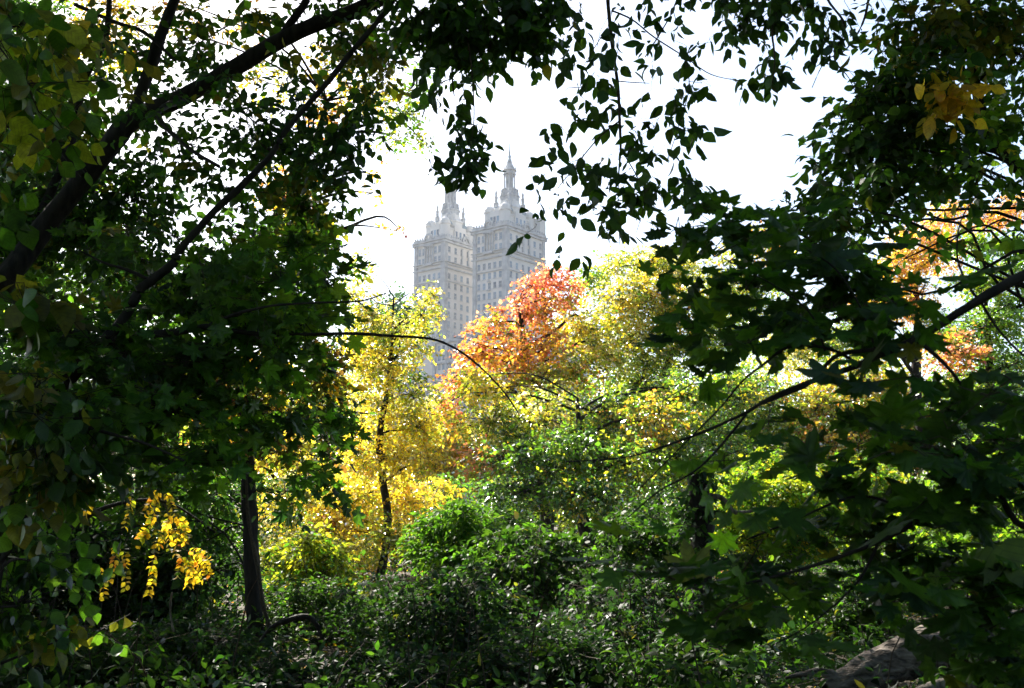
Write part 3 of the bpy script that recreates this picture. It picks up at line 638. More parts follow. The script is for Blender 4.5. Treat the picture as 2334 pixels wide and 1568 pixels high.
# ---- 5 the tree overhead whose shoots hang into the sky opening
def overhead():
    base = (6.4, 1.5); bz = float(ground_z(*base)) - .1
    root = empty('hanging_tree', (*base, bz), 'overhead tree with leafy shoots hanging down into the white sky opening', 'tree')
    limb('trunk', [(base[0], base[1], bz), (6.3, 1.6, 2.2), (6.1, 2.0, 5.0), (5.0, 2.8, 7.2), (3.2, 4.2, 8.2)], [.26, .2, .17, .13, .09], BARK, root, 12, .04)
    top = np.array([3.2, 4.2, 8.2])
    starts = [W3(1383, -160, 5.0), W3(1100, -160, 5.4), W3(1820, -150, 5.6), W3(2050, -160, 5.8)]
    for s0 in starts:
        limb('limb', [top, (top + s0) / 2 + np.array([0, 0, .5]), s0], [.06, .035, .014], BARK, root, 8, .05)
    L = [([(1383, -160, 6), (1384, -20, 5), (1390, 60, 5), (1400, 140, 4.5), (1408, 200, 4), (1412, 280, 4), (1414, 340, 3), (1410, 390, 2), (1408, 470, 1.2), (1412, 560, .8)], 5.0),
         ([(1395, 25, 2.5), (1440, 45, 2), (1490, 85, 1.8), (1560, 130, 1.6), (1620, 170, 1.2), (1690, 185, .8)], 5.0),
         ([(1413, 275, 2.2), (1380, 300, 2), (1350, 330, 1.8), (1310, 380, 1.4), (1270, 430, 1)], 5.0),
         ([(1408, 185, 1.5), (1440, 188, 1.2), (1480, 190, 1)], 5.0), ([(1395, 60, 1.5), (1370, 85, 1.2), (1330, 150, .8)], 5.0),
         ([(1414, 340, 1.6), (1450, 400, 1.4), (1470, 450, 1.1), (1450, 530, .8)], 5.0), ([(1560, 130, 1.4), (1570, 200, 1.3), (1545, 290, 1.1), (1520, 370, 1)], 5.0),
         ([(1560, -60, 3), (1530, 30, 2), (1470, 130, 1.5)], 5.1),
         ([(1820, -150, 6), (1790, -20, 4), (1760, 60, 3), (1765, 130, 2), (1760, 190, 1.2)], 5.4),
         ([(1820, -150, 4), (1880, -10, 3), (1925, 60, 2.4), (1900, 130, 2), (1935, 180, 1), (1960, 240, .8)], 5.6),
         ([(1985, -60, 4), (1970, 40, 3), (1930, 110, 2), (1880, 140, 1.5), (1850, 200, 1)], 5.8),
         ([(1100, -160, 6), (1080, -30, 5), (1040, 80, 4), (1030, 160, 3), (1035, 220, 1.5)], 5.4),
         ([(1080, -30, 4), (1150, 40, 4), (1240, 80, 2.5), (1290, 110, 1)], 5.4), ([(1060, 60, 3), (1075, 160, 2), (1080, 270, 1.5), (1070, 340, 1)], 5.2)]
    for l, Y in L:
        p, q = dpath(l, Y); limb('shoot', p, q, TWIG, root, 6, .04, 5)
    cr = Crown('ovate', .076, per=6, spray=2.5, droop=.95, flat=.35, twig=.0011, thr=-1.3, hang=.5, twigfrac=.8)
    K = [(1320, 40, 60, 40, .55), (1290, 110, 50, 40, .7), (1360, 110, 40, 50, .9), (1430, 60, 45, 60, .5), (1400, 160, 40, 50, 1.0), (1320, 200, 50, 40, .9), (1280, 290, 60, 40, .9), (1350, 270, 50, 50, .9), (1410, 260, 45, 60, 1.0),
         (1490, 170, 50, 50, .6), (1530, 90, 60, 60, .55), (1620, 100, 60, 50, .5), (1600, 190, 50, 30, .8), (1680, 190, 40, 20, .8), (1560, 230, 45, 60, 1.2), (1490, 290, 50, 50, 1.0), (1430, 350, 55, 50, 1.0), (1360, 380, 60, 50, .9), (1300, 370, 50, 40, .7),
         (1250, 300, 25, 50, .6), (1240, 400, 30, 40, .9), (1225, 440, 26, 25, .8), (1270, 460, 45, 35, .8), (1220, 510, 22, 35, 1.2), (1290, 540, 40, 30, .5), (1350, 480, 50, 40, .9), (1420, 430, 60, 45, 1.1), (1400, 520, 50, 40, .9), (1500, 350, 50, 50, 1.0),
         (1560, 320, 30, 60, 1.1), (1440, 480, 50, 35, 1.2), (1360, 580, 35, 25, .9), (1660, 20, 60, 40, .5), (1500, 430, 60, 40, 1.5), (1560, 420, 60, 40, 1.3), (1470, 20, 80, 40, .5), (1550, 10, 60, 40, .7)]
    for x, y, rx, ry, cov in K: dclump(cr, x, y, rx, ry, 5.0 + rng.uniform(-.2, .2), .22, cov * .42, 'shade')
    for x, y, rx, ry, cov in [(1700, 40, 55, 45, 1.6), (1770, 50, 50, 40, 1.4), (1745, 110, 30, 40, 1.5), (1768, 165, 26, 32, 1.6), (1815, 115, 22, 28, .9), (1840, 15, 90, 35, 1.5), (1890, 55, 55, 35, 1.6), (1900, 110, 35, 35, 1.2), (1940, 30, 50, 40, 1.3), (1700, -20, 200, 30, 1.3)]:
        dclump(cr, x, y, rx, ry, 5.5, .3, cov * .75, 'shade')
    for x, y, rx, ry, cov in [(1030, 60, 90, 60, 1.8), (1130, 30, 100, 60, 2.0), (1210, 50, 60, 60, 1.9), (1200, 110, 50, 30, 1.2), (1120, 110, 60, 45, 1.7), (1060, 140, 50, 40, 1.5), (1040, 200, 30, 30, 1.2), (980, 120, 60, 60, 1.3), (1000, 180, 40, 40, 1.0), (960, 30, 90, 60, 1.6), (1240, 110, 50, 22, 1.3),
                              (1060, 285, 34, 24, 1.6), (1090, 300, 24, 24, 1.5), (1040, 340, 20, 40, .8), (1085, 365, 28, 34, 2.0), (1050, 385, 34, 24, 1.6), (985, 382, 28, 14, 1.5), (1100, -30, 160, 50, 2.0), (1270, 20, 50, 40, .9)]:
        dclump(cr, x, y, rx, ry, 5.3, .25, cov * .95, 'dark' if y < 160 else 'shade')
    cr.build(root, LEAF_NEAR)
    c3 = Crown('mid', .17, per=7, spray=4.0, wtwig=False, thr=-1.0, flat=2.5, hang=.1)  # unseen upper part, laid overhead to keep sun and sky off the foreground
    for i in range(54):
        x = rng.uniform(-3, 10); y = rng.uniform(3.0, 13); z = max(6.0, 2.8 + .62 * y) + rng.uniform(0, 2.6)
        if blocks(np.array([x, y, z]), 1.8): continue
        c3.clump((x, y, z), (1.8, 1.8, .8), 650, 'dark')
    for i in range(16):
        x = rng.uniform(-10, 9); y = rng.uniform(-9, 3.0); z = 7.5 + rng.uniform(0, 3)
        c3.clump((x, y, z), (2.4, 2.4, .8), 700, 'dark')
    c3.build(root, LEAF, name='shade_crown')
overhead()

# ---- 6 dense tree at the upper right
def rightdense():
    base = (5.6, 7.6)
    root0 = None
    P, q = dpath([(2470, 700, 22, 7.4), (2440, 520, 20, 7.3), (2380, 430, 18, 7.2), (2310, 370, 16, 7.2), (2250, 290, 14), (2222, 190, 13), (2205, 60, 12), (2195, -80, 10)], 7.1)
    bz = float(ground_z(*base)) - .1
    trunk = [(base[0], base[1], bz, .16), (base[0] - .2, base[1] - .1, 1.2, .11)] + [(*p, r) for p, r in zip(P, q)]
    cr = Crown('ovate', .085, per=7, spray=4.0, droop=.5, flat=.9, twig=.0015, thr=-.7, hang=.3)
    cl = [(2040, 60, 60, 70, 6.4, .6, 1.4, 'dark'), (2120, 60, 90, 80, 6.6, .7, 1.8, 'darky'), (2230, 60, 110, 90, 6.8, .7, 1.7, 'darky'), (2320, 120, 80, 110, 6.8, .7, 1.4, 'dark'), (2080, 150, 90, 60, 6.6, .7, 1.9, 'darky'),
          (1990, 210, 60, 50, 6.6, .6, 1.9, 'dark'), (1950, 270, 60, 45, 6.6, .6, 1.9, 'dark'), (2050, 250, 90, 60, 6.6, .7, 2.4, 'shade'), (1930, 340, 60, 40, 6.6, .6, 1.7, 'dark'), (2000, 340, 90, 60, 6.6, .7, 2.3, 'shade'), (2110, 330, 90, 60, 6.8, .7, 1.7, 'dark'),
          (2200, 330, 90, 60, 7.0, .7, 1.3, 'lime'), (2290, 300, 80, 70, 7.0, .7, 1.1, 'green'), (1930, 430, 60, 60, 6.6, .6, 1.3, 'dark'), (2020, 430, 80, 60, 6.8, .7, 1.6, 'dark'), (2120, 430, 90, 60, 6.8, .7, 1.4, 'dark'), (2220, 420, 80, 50, 7.0, .7, 1.2, 'dark'),
          (1840, 470, 60, 40, 6.4, .5, 1.2, 'dark'), (1880, 520, 60, 50, 6.4, .6, 1.3, 'dark'), (1960, 530, 80, 50, 6.6, .6, 1.3, 'dark'), (1800, 520, 50, 30, 6.4, .5, 1.0, 'dark'), (2310, 440, 60, 60, 7.0, .6, 1.0, 'dark'), (2060, 590, 80, 40, 6.8, .6, .7, 'green'),
          (2150, 560, 60, 40, 7, .5, .5, 'darky'), (2140, 215, 65, 55, 6.3, .4, 1.9, 'dark'), (2230, 530, 60, 50, 7, .5, .5, 'green'), (2300, 560, 60, 60, 7, .5, .6, 'green')]
    root = tree('dense_tree', 'dense small-leaved dark tree filling the upper right corner', 'tree', base, trunk, cl, cr, LEAF, r0=.11, limbr=.14)
    cg = Crown('wide', .10, per=6, spray=3.0, droop=.8, flat=.6, thr=-1.2)
    dclump(cg, 2155, 225, 60, 45, 6.0, .25, 1.6, 'gold'); dclump(cg, 2150, 170, 30, 40, 6.1, .2, 1.0, 'gold')
    o = cg.build(root, LEAF, name='golden_sprays')
rightdense()

# ---- 7 the maple bough on the right with the big leaves
def maple_bough():
    base = (3.9, 2.3); bz = float(ground_z(*base)) - .1
    root = empty('maple_tree', (*base, bz), 'maple with big dark lobed leaves on a bough reaching in from the right edge', 'tree')
    limb('trunk', [(3.9, 2.3, bz), (3.85, 2.35, 1.0), (3.9, 2.4, 2.2), (4.0, 2.5, 3.6), (4.2, 2.6, 5.0)], [.12, .095, .08, .06, .03], BARK, root, 12, .04)
    L = [[(2900, 330, 20, 3.0), (2600, 500, 17), (2440, 580, 15), (2333, 628, 13), (2220, 690, 11), (2100, 765, 9), (1990, 815, 8), (1950, 835, 7), (1850, 868, 5.5), (1760, 905, 4.6), (1690, 945, 4), (1600, 985, 3.2), (1510, 1018, 2.6), (1420, 1043, 2), (1290, 1052, 1.5)],
         [(2035, 795, 6), (1960, 800, 5), (1900, 815, 5), (1850, 870, 4), (1800, 895, 4), (1720, 925, 3)],
         [(1960, 833, 4), (1890, 795, 4), (1800, 790, 3.5), (1740, 830, 3), (1690, 870, 2.6), (1640, 930, 2), (1560, 1010, 1.8), (1460, 1110, 1.4)],
         [(2080, 775, 6), (2120, 800, 5), (2170, 850, 4), (2220, 920, 3)],
         [(2230, 685, 3.5), (2200, 640, 3), (2180, 580, 2.5), (2190, 500, 2), (2230, 440, 1.5)], [(2235, 690, 3.5), (2270, 745, 3), (2320, 800, 3), (2400, 860, 2)],
         [(2900, 1250, 10, 2.7), (2500, 1120, 9), (2333, 1200, 8), (2240, 1080, 7), (2100, 1180, 6), (2000, 1235, 5), (1850, 1290, 4), (1700, 1330, 3)],
         [(2100, 1180, 4), (1960, 1130, 3), (1800, 1190, 2.5), (1700, 1230, 2)], [(2000, 1240, 4), (1950, 1330, 3), (1850, 1420, 2), (1760, 1470, 1.5)],
         [(1700, 945, 3), (1600, 1060, 2.5), (1500, 1120, 2.2), (1430, 1180, 1.5)], [(1880, 800, 3), (1850, 720, 2.5), (1780, 660, 2), (1650, 590, 1.5)], [(2000, 815, 3), (1960, 700, 2.5), (1900, 610, 2), (1820, 560, 1.2)]]
    for i, l in enumerate(L):
        p, q = dpath(l, 2.75)
        if i in (0, 6): p = [np.array([3.95, 2.45, 3.1 if i == 0 else 1.0])] + p; q = [q[0] * 1.3] + q
        limb('bough' if i in (0, 6) else 'branch', p, q, BARK, root, 8, .045)
    cr = Crown('maple', .11, per=4, spray=1.9, droop=.30, flat=2.6, twig=.0013, thr=-2.0, hang=.05, twigfrac=.7)
    K = [(1540, 520, 60, 25, 1.4), (1600, 480, 50, 30, 1.3), (1640, 510, 70, 40, 1.9), (1680, 470, 30, 15, 1.0), (1740, 520, 50, 30, 1.8), (1850, 570, 60, 30, 2.2), (1680, 580, 60, 30, 1.3), (1770, 610, 80, 40, 1.7), (1880, 610, 80, 40, 2.2), (1960, 660, 80, 45, 2.2), (1840, 670, 90, 40, 1.9), (1700, 660, 80, 40, 1.3), (1580, 700, 60, 30, 1.1),
         (1560, 750, 60, 30, 1.5), (1640, 740, 60, 35, 1.6), (1720, 720, 60, 35, 1.6), (1800, 730, 60, 30, 1.5), (1500, 640, 30, 20, .8), (1660, 620, 60, 30, 1.5), (1920, 730, 90, 40, 1.7), (2050, 700, 70, 40, 1.6), (2060, 770, 60, 35, 1.4), (2200, 640, 40, 20, .3), (1590, 850, 45, 32, .9), (1740, 760, 50, 30, .7), (1990, 870, 90, 35, 1.0), (2120, 880, 60, 30, 1.0), (2250, 900, 90, 40, 1.9), (2100, 950, 100, 40, 1.6), (1900, 950, 100, 30, 1.0),
         (1750, 980, 90, 30, .9), (2290, 1000, 80, 60, 2.0), (2180, 1030, 90, 50, 1.7), (2020, 1030, 90, 40, 1.3), (1650, 1040, 60, 30, .8), (1890, 1080, 80, 40, 1.3), (1700, 1120, 60, 35, .9), (2130, 1130, 100, 50, 1.8), (2290, 1120, 60, 60, 1.6), (2000, 1150, 80, 40, 1.2), (1780, 1170, 80, 35, .8), (1900, 1220, 90, 40, 1.2),
         (2080, 1250, 100, 50, 1.7), (1700, 1290, 100, 40, 1.7), (1820, 1320, 90, 50, 1.6), (1960, 1310, 80, 40, 1.3), (1540, 1320, 80, 30, 1.4), (2200, 1330, 100, 70, 2.0), (2310, 1400, 70, 80, 2.0), (1640, 1400, 80, 40, 1.6), (1770, 1430, 60, 40, 1.5), (2220, 1450, 70, 50, 1.6), (2060, 1370, 60, 25, 1.2), (2250, 1530, 90, 50, 1.6), (2330, 1250, 40, 50, 1.0), (1430, 1290, 60, 25, .6), (1530, 1200, 70, 30, .5)]
    for x, y, rx, ry, cov in K:
        dclump(cr, x, y, rx, ry, (2.75 if y > 560 else 3.4) + rng.uniform(-.25, .35), .25, cov * 1.1, 'green' if cov < 1 else 'dark')
    cr.build(root, LEAF_NEAR)
maple_bough()

# ---- mid-distance trees in the sun
def T(name, label, base, cl, size=.10, tpl='far', r0=.12, mat=None, cat='tree', gap=.9, thr=-.3, group=None, bark=None, trunk=None, **kw):
    cr = Crown(tpl, size, per=7, spray=4.2, droop=.35, flat=1.1, thr=thr, gap=gap, twigfrac=.35, twig=.004 if base[1] > 16 else .0025, **kw)
    return tree(name, label, cat, base, trunk, cl, cr, mat or LEAF_FAR, r0=r0, bark=bark, group=group)
def bx(x, Y): return (W3(x, 1100, Y)[0], Y)

T('red_maple', 'rounded tree turning pinkish red and orange in front of the right tower', bx(1230, 25),
  [(1255, 628, 34, 26, 24.5, .9, 2.2, 'red'), (1215, 655, 36, 30, 24.5, .9, 2.6, 'red'), (1280, 660, 40, 40, 24.5, 1, 2.4, 'red'), (1185, 700, 40, 40, 24, 1.1, 2.6, 'red'), (1240, 710, 50, 40, 24, 1.1, 2.6, 'pink'), (1300, 690, 34, 44, 25, 1.0, 2.0, 'omix'), (1125, 735, 38, 32, 24, 1, 2.4, 'pink'), (1160, 760, 44, 34, 24, 1, 2.4, 'pink'), (1080, 780, 34, 30, 24, .9, 2.4, 'pink'), (1060, 815, 30, 30, 24, .9, 2.0, 'pink'), (1110, 810, 44, 36, 24, 1, 2.4, 'orange'),
   (1170, 820, 55, 40, 23.5, 1.2, 2.6, 'orange'), (1240, 790, 60, 45, 24, 1.2, 2.6, 'orange'), (1030, 870, 30, 34, 23.5, .9, 2.0, 'pink'), (1330, 750, 70, 60, 25, 1.3, 2.4, 'ymix'), (1080, 870, 50, 40, 23, 1.1, 2.2, 'omix'), (1150, 880, 60, 40, 23, 1.2, 2.2, 'omix'), (1230, 870, 70, 50, 23.5, 1.3, 2.4, 'ymix'), (1310, 850, 80, 55, 24, 1.3, 2.4, 'omix'), (1015, 925, 24, 32, 23, .8, 1.8, 'pink'), (1385, 810, 60, 55, 24.5, 1.2, 2.2, 'ymix'), (1030, 960, 30, 40, 23, .9, 1.6, 'orange')], r0=.17)
T('yellow_green_tree', 'broad yellow-green tree right of the red one with orange tips', bx(1480, 27),
  [(1400, 610, 60, 36, 27, 1.3, 2.2, 'ymix'), (1340, 640, 45, 35, 27.5, 1.2, 1.8, 'ygreen'), (1480, 600, 60, 35, 27, 1.3, 2.4, 'ymix'), (1540, 620, 60, 50, 27, 1.3, 2.6, 'ymix'), (1440, 690, 90, 60, 26, 1.4, 3.4, 'ymix'), (1540, 710, 80, 60, 26, 1.4, 3.0, 'omix'), (1430, 780, 90, 60, 26, 1.4, 3.2, 'ymix'), (1540, 800, 90, 60, 26, 1.4, 3.0, 'ygreen'),
   (1640, 760, 80, 70, 27, 1.4, 2.6, 'ygreen'), (1640, 640, 70, 50, 27, 1.3, 2.2, 'ymix'), (1700, 560, 60, 40, 28, 1.2, 1.8, 'omix'), (1760, 560, 50, 45, 28, 1.2, 1.6, 'amber'), (1720, 680, 70, 60, 28, 1.3, 2.2, 'ygreen'), (1460, 870, 90, 60, 26, 1.4, 3.0, 'ygreen')], r0=.2)
T('bright_green_tree', 'bright green leafy tree under the red and orange crown in the middle', bx(1330, 19),
  [(1085, 862, 34, 26, 20, .5, 2.4, 'yellow'), (1120, 885, 28, 26, 20, .4, 2.2, 'yellow'), (1070, 895, 22, 20, 20, .4, 2.0, 'yellow'), (1120, 960, 80, 60, 20, 1.2, 2.2, 'ymix'), (1240, 950, 90, 70, 20.5, 1.2, 2.4, 'ymix'), (1370, 940, 90, 70, 21, 1.3, 2.4, 'ygreen'), (1180, 1000, 50, 60, 19.5, .9, 1.6, 'lime'), (1340, 1010, 60, 70, 20, .9, 1.6, 'ygreen'), (1490, 960, 90, 60, 20, 1.2, 2.6, 'omix'), (1100, 1040, 60, 30, 19, .9, 2.2, 'pink'), (1170, 1050, 90, 45, 18.5, 1.1, 2.6, 'lime'), (1290, 1030, 100, 55, 19, 1.2, 3.2, 'lime'), (1420, 1060, 100, 60, 19, 1.2, 2.8, 'ygreen'),
   (1190, 1120, 90, 40, 18, 1.0, 2.4, 'green'), (1330, 1130, 110, 50, 18, 1.1, 2.6, 'ygreen'), (1540, 1050, 80, 60, 20, 1.1, 2.2, 'ygreen'), (1560, 900, 80, 60, 21, 1.2, 2.2, 'ygreen'), (1660, 900, 80, 70, 22, 1.2, 2.0, 'ygreen'), (1630, 1020, 80, 60, 21, 1.2, 1.8, 'lime')], r0=.14, size=.085)
T('yellow_tree', 'slender tall yellow tree in front of the left tower', bx(870, 22),
  [(985, 670, 28, 34, 22, .6, 1.28, 'ymix'), (960, 720, 45, 40, 22, .9, 1.52, 'ymix'), (900, 760, 60, 45, 22, 1, 1.76, 'ymix'), (950, 790, 45, 40, 22, 1, 1.44, 'ymix'), (820, 610, 28, 40, 22, .7, 1.28, 'ymix'), (800, 670, 45, 40, 22, .9, 1.60, 'ymix'), (850, 720, 50, 50, 22, 1, 1.92, 'ymix'),
   (880, 840, 70, 50, 22, 1.1, 1.76, 'yellow'), (820, 790, 50, 50, 22, 1, 1.76, 'yellow'), (940, 900, 60, 50, 22, 1.1, 1.60, 'ymix'), (860, 920, 70, 50, 22, 1.2, 1.92, 'yellow'), (950, 970, 70, 50, 22, 1.2, 2.56, 'yellow'), (900, 1040, 90, 50, 22, 1.2, 2.40, 'yellow'), (980, 1050, 50, 40, 21, 1, 1.76, 'gold'), (820, 1030, 50, 60, 22, 1.1, 1.76, 'gold')], r0=.09, size=.085)
T('golden_tree', 'golden-orange backlit tree behind the black trunk', bx(785, 24),
  [(820, 1130, 90, 60, 23, 1.2, 2.2, 'yellow'), (930, 1140, 80, 60, 23, 1.2, 2.2, 'gold'), (720, 1100, 70, 60, 24, 1.2, 1.4, 'ymix'), (650, 1150, 70, 70, 24, 1.2, 1.4, 'ymix'), (760, 1200, 90, 60, 23, 1.2, 2.6, 'gold'), (880, 1220, 90, 50, 22, 1.2, 2.0, 'ymix'), (680, 1260, 80, 60, 23, 1.2, 1.8, 'ymix'), (780, 1290, 90, 50, 22, 1.2, 2.0, 'ymix'), (640, 1030, 80, 60, 25, 1.2, 1.4, 'gold'), (500, 1000, 80, 60, 25, 1.2, 1.0, 'amber')], r0=.13, size=.09,
  trunk=[(*W3(783, 1240, 24) * np.array([1, 1, 0]), .12), (*W3(781, 1200, 24), .10), (*W3(784, 1120, 24), .085), (*W3(800, 1040, 24), .05), (*W3(815, 980, 24), .02)])
T('orange_tree', 'orange and amber tree showing between dark crowns at the right', bx(2120, 30),
  [(2160, 490, 50, 40, 30, 1.2, 2.4, 'amber'), (2080, 560, 60, 45, 30, 1.3, 2.8, 'amber'), (2040, 620, 50, 45, 30, 1.2, 2.8, 'amber'), (2140, 580, 60, 50, 30, 1.3, 2.4, 'amber'), (2070, 690, 60, 50, 30, 1.3, 2.4, 'amber'), (1990, 690, 50, 50, 30, 1.3, 2.0, 'amber'), (2250, 500, 50, 35, 31, 1.2, 1.8, 'amber'), (2310, 470, 50, 40, 31, 1.2, 2.0, 'amber'), (2130, 760, 60, 50, 30, 1.3, 2.2, 'ygreen'), (1800, 800, 80, 60, 30, 1.3, 2.2, 'ymix'), (1900, 770, 80, 60, 30, 1.3, 2.0, 'ygreen')], r0=.2)
T('lime_tree', 'fresh lime-green tree behind the slanting bough at the right edge', bx(2270, 20),
  [(2230, 560, 60, 40, 20, 1, 1.8, 'lime'), (2310, 590, 60, 60, 20, 1, 2.2, 'lime'), (2240, 650, 70, 45, 20, 1, 2.2, 'ygreen'), (2320, 700, 60, 60, 20, 1, 2.6, 'lime'), (2240, 750, 80, 50, 20, 1.1, 2.6, 'lime'), (2170, 800, 60, 50, 20, 1, 2.2, 'pink'), (2290, 840, 80, 50, 20, 1.1, 2.6, 'lime'), (2180, 880, 70, 40, 20, 1, 2.0, 'ygreen')], r0=.12, size=.09)
T('amber_tree', 'amber tree glowing through the dark leaves at the upper left', bx(578, 15),
  [(590, 180, 70, 36, 15, .8, .9, 'gold'), (560, 60, 80, 40, 15, .8, .7, 'amber'), (740, 150, 60, 40, 15, .8, .9, 'gold'), (800, 200, 60, 50, 15, .8, 1.0, 'gold'), (870, 210, 60, 45, 15, .8, .9, 'ymix'), (920, 260, 60, 50, 15, .8, .6, 'ygreen'), (900, 320, 40, 35, 15, .7, .6, 'ygreen'), (730, 250, 50, 50, 15, .8, .9, 'amber'),
   (660, 440, 70, 50, 15, .9, 1.3, 'amber'), (700, 520, 60, 50, 15, .9, 1.5, 'ymix'), (260, 20, 90, 50, 15, .9, 1.3, 'gold'), (230, 100, 70, 50, 15, .8, 1.2, 'gold'), (400, 20, 80, 40, 15, .8, .8, 'amber'), (860, 400, 12, 40, 15, .3, .8, 'amber'), (853, 440, 16, 18, 15, .3, .9, 'amber'), (907, 520, 12, 7, 15, .2, .9, 'pink'), (870, 520, 14, 12, 15, .2, .6, 'gold'), (950, 200, 50, 50, 15, .7, .8, 'ygreen'), (960, 320, 30, 25, 15, .5, .5, 'ygreen')], r0=.12, size=.07, tpl='mid',
  trunk=[(*W3(578, 1400, 15) * np.array([1, 1, 0]), .12), (*W3(572, 1200, 15), .10), (*W3(556, 900, 15), .09), (*W3(590, 640, 15), .08), (*W3(655, 430, 15), .07), (*W3(718, 320, 15), .06), (*W3(745, 230, 15), .03)])
T('backlit_tree', 'yellow-green tree glinting behind the leaning limb at the far left', bx(120, 17),
  [(60, 480, 120, 80, 17, 1.2, 2.0, 'ygreen'), (200, 520, 100, 70, 17, 1.2, 1.3, 'green'), (80, 620, 120, 70, 17, 1.2, 2.0, 'ygreen'), (230, 640, 120, 60, 17, 1.2, 1.8, 'green'), (100, 360, 120, 80, 17, 1.2, 1.6, 'green'), (60, 200, 120, 110, 17, 1.2, 2.0, 'green'), (60, 50, 130, 90, 17, 1.2, 2.0, 'green'), (150, 740, 140, 60, 17, 1.2, 2.0, 'green')], r0=.16, size=.085)
T('far_dark_tree', 'blue-green distant tree top beside the left tower', bx(895, 48),
  [(900, 690, 36, 36, 48, 2, 3.4, 'shade'), (870, 740, 60, 50, 48, 2, 3.4, 'shade'), (930, 730, 40, 36, 48, 2, 3.0, 'dark'), (850, 820, 90, 60, 48, 2.4, 3.4, 'dark')], r0=.3, size=.2)
# the wood behind, tree by tree
for i, (x, y, rx, ry, Y, pal, lab) in enumerate([
    (560, 960, 150, 120, 36, 'ymix', 'yellowish tree seen through the dark leaves left of the black trunk'), (330, 900, 160, 150, 38, 'green', 'green tree in the wood behind the young maple'), (90, 900, 170, 150, 36, 'dark', 'dark tree in the wood at the far left edge'),
    (760, 960, 120, 140, 40, 'ymix', 'pale yellow tree in the wood behind the slender yellow one'), (1000, 1010, 110, 100, 42, 'gold', 'dull gold tree in the wood below the left tower'), (1200, 1020, 150, 110, 40, 'omix', 'orange-flecked tree in the wood under the right tower'), (1450, 990, 160, 120, 38, 'ygreen', 'yellow-green tree in the wood right of the middle'),
    (1700, 960, 150, 140, 38, 'ygreen', 'grey-limbed green tree in the wood behind the lobed leaves'), (1960, 930, 160, 160, 36, 'omix', 'russet-flecked tree in the wood under the orange crown'), (2260, 960, 170, 150, 36, 'green', 'green tree in the wood at the right edge')]):
    k = .55
    cl = [(x + dx * rx, y + dy * ry, rx * k, ry * k, Y + rng.uniform(-1.5, 1.5), 1.8, 2.6, pal) for dx, dy in ((0, -.5), (-.55, -.05), (.55, 0), (0, .25), (-.5, .6), (.5, .6), (.1, .9))]
    T('woodland_tree', lab, bx(x, Y), cl, size=.15, r0=.2, group='trees of the wood behind')
for i, (x, pal, lab) in enumerate([(300, 'dark', 'dark bush far back under the forked maple'), (520, 'green', 'green bush far back left of the black trunk'), (700, 'ymix', 'yellowish bush far back right of the black trunk'), (900, 'gold', 'golden bush far back under the slender yellow tree'),
                                (1080, 'green', 'green bush far back at the centre'), (1250, 'ygreen', 'yellow-green bush far back under the bright green tree'), (1430, 'green', 'green bush far back left of the ivy stump'), (1620, 'ygreen', 'sunny bush far back behind the ivy stump'),
                                (1830, 'ygreen', 'sunny bush far back among the lobed leaves'), (2050, 'green', 'green bush far back right of the lobed leaves'), (2270, 'lime', 'lime bush far back at the right edge'), (80, 'green', 'green bush far back at the left edge')]):
    Y = 27 + (i % 3) * 2
    T('woodland_bush', lab, bx(x, Y), [(x + dx, y, 75, 40, Y + rng.uniform(-.8, .8), 1.2, 2.4, pal) for dx in (-65, 65) for y in (1120, 1185, 1240)], size=.13, r0=.05, cat='bush', group='bushes at the back of the undergrowth')
# ---- understory shrubs, each with several stems
def shrub(name, label, x, y, rx, ry, Y, pal, size=.075, cov=2.6, tpl='mid', group='shrubs of the undergrowth', mat=None):
    base = bx(x, Y); bz = float(ground_z(*base)) - .04
    root = empty(name, (*base, bz), label, 'shrub', group)
    cr = Crown(tpl, size, per=7, spray=3.8, droop=.3, flat=1.5, thr=-.45, twigfrac=.6, twig=.0018, gap=.8)
    sp = []; sr = []
    for dx, dy in ((0, -.55), (-.5, -.2), (.5, -.25), (-.15, .1), (.6, .4), (-.6, .45), (.1, .65), (.3, -.1), (-.35, .8), (.45, .95)):
        cl = (x + dx * rx + rng.uniform(-.1, .1) * rx, y + dy * ry, rx * .48, ry * .42, Y + rng.uniform(-.7, .7), .6, cov, pal)
        c = W3(cl[0], cl[1], cl[4])
        if c[2] - ry * .42 * Y / FD < bz + .02: c[2] = bz + .1
        b = np.array([base[0], base[1], bz]) + rng.standard_normal(3) * np.array([.12, .12, 0])
        P, _ = smooth_path([b, b + (c - b) * .5 + rng.standard_normal(3) * .05 + np.array([0, 0, .1]), c], [1, 1, 1], 4); sp.append(P); sr.append(np.linspace(.018, .004, len(P)))
        dclump(cr, *cl, node=c)
    cr.wood.append((np.array(sp), np.array(sr), 5))
    cr.build(root, mat or LEAF, name='foliage')
    return root
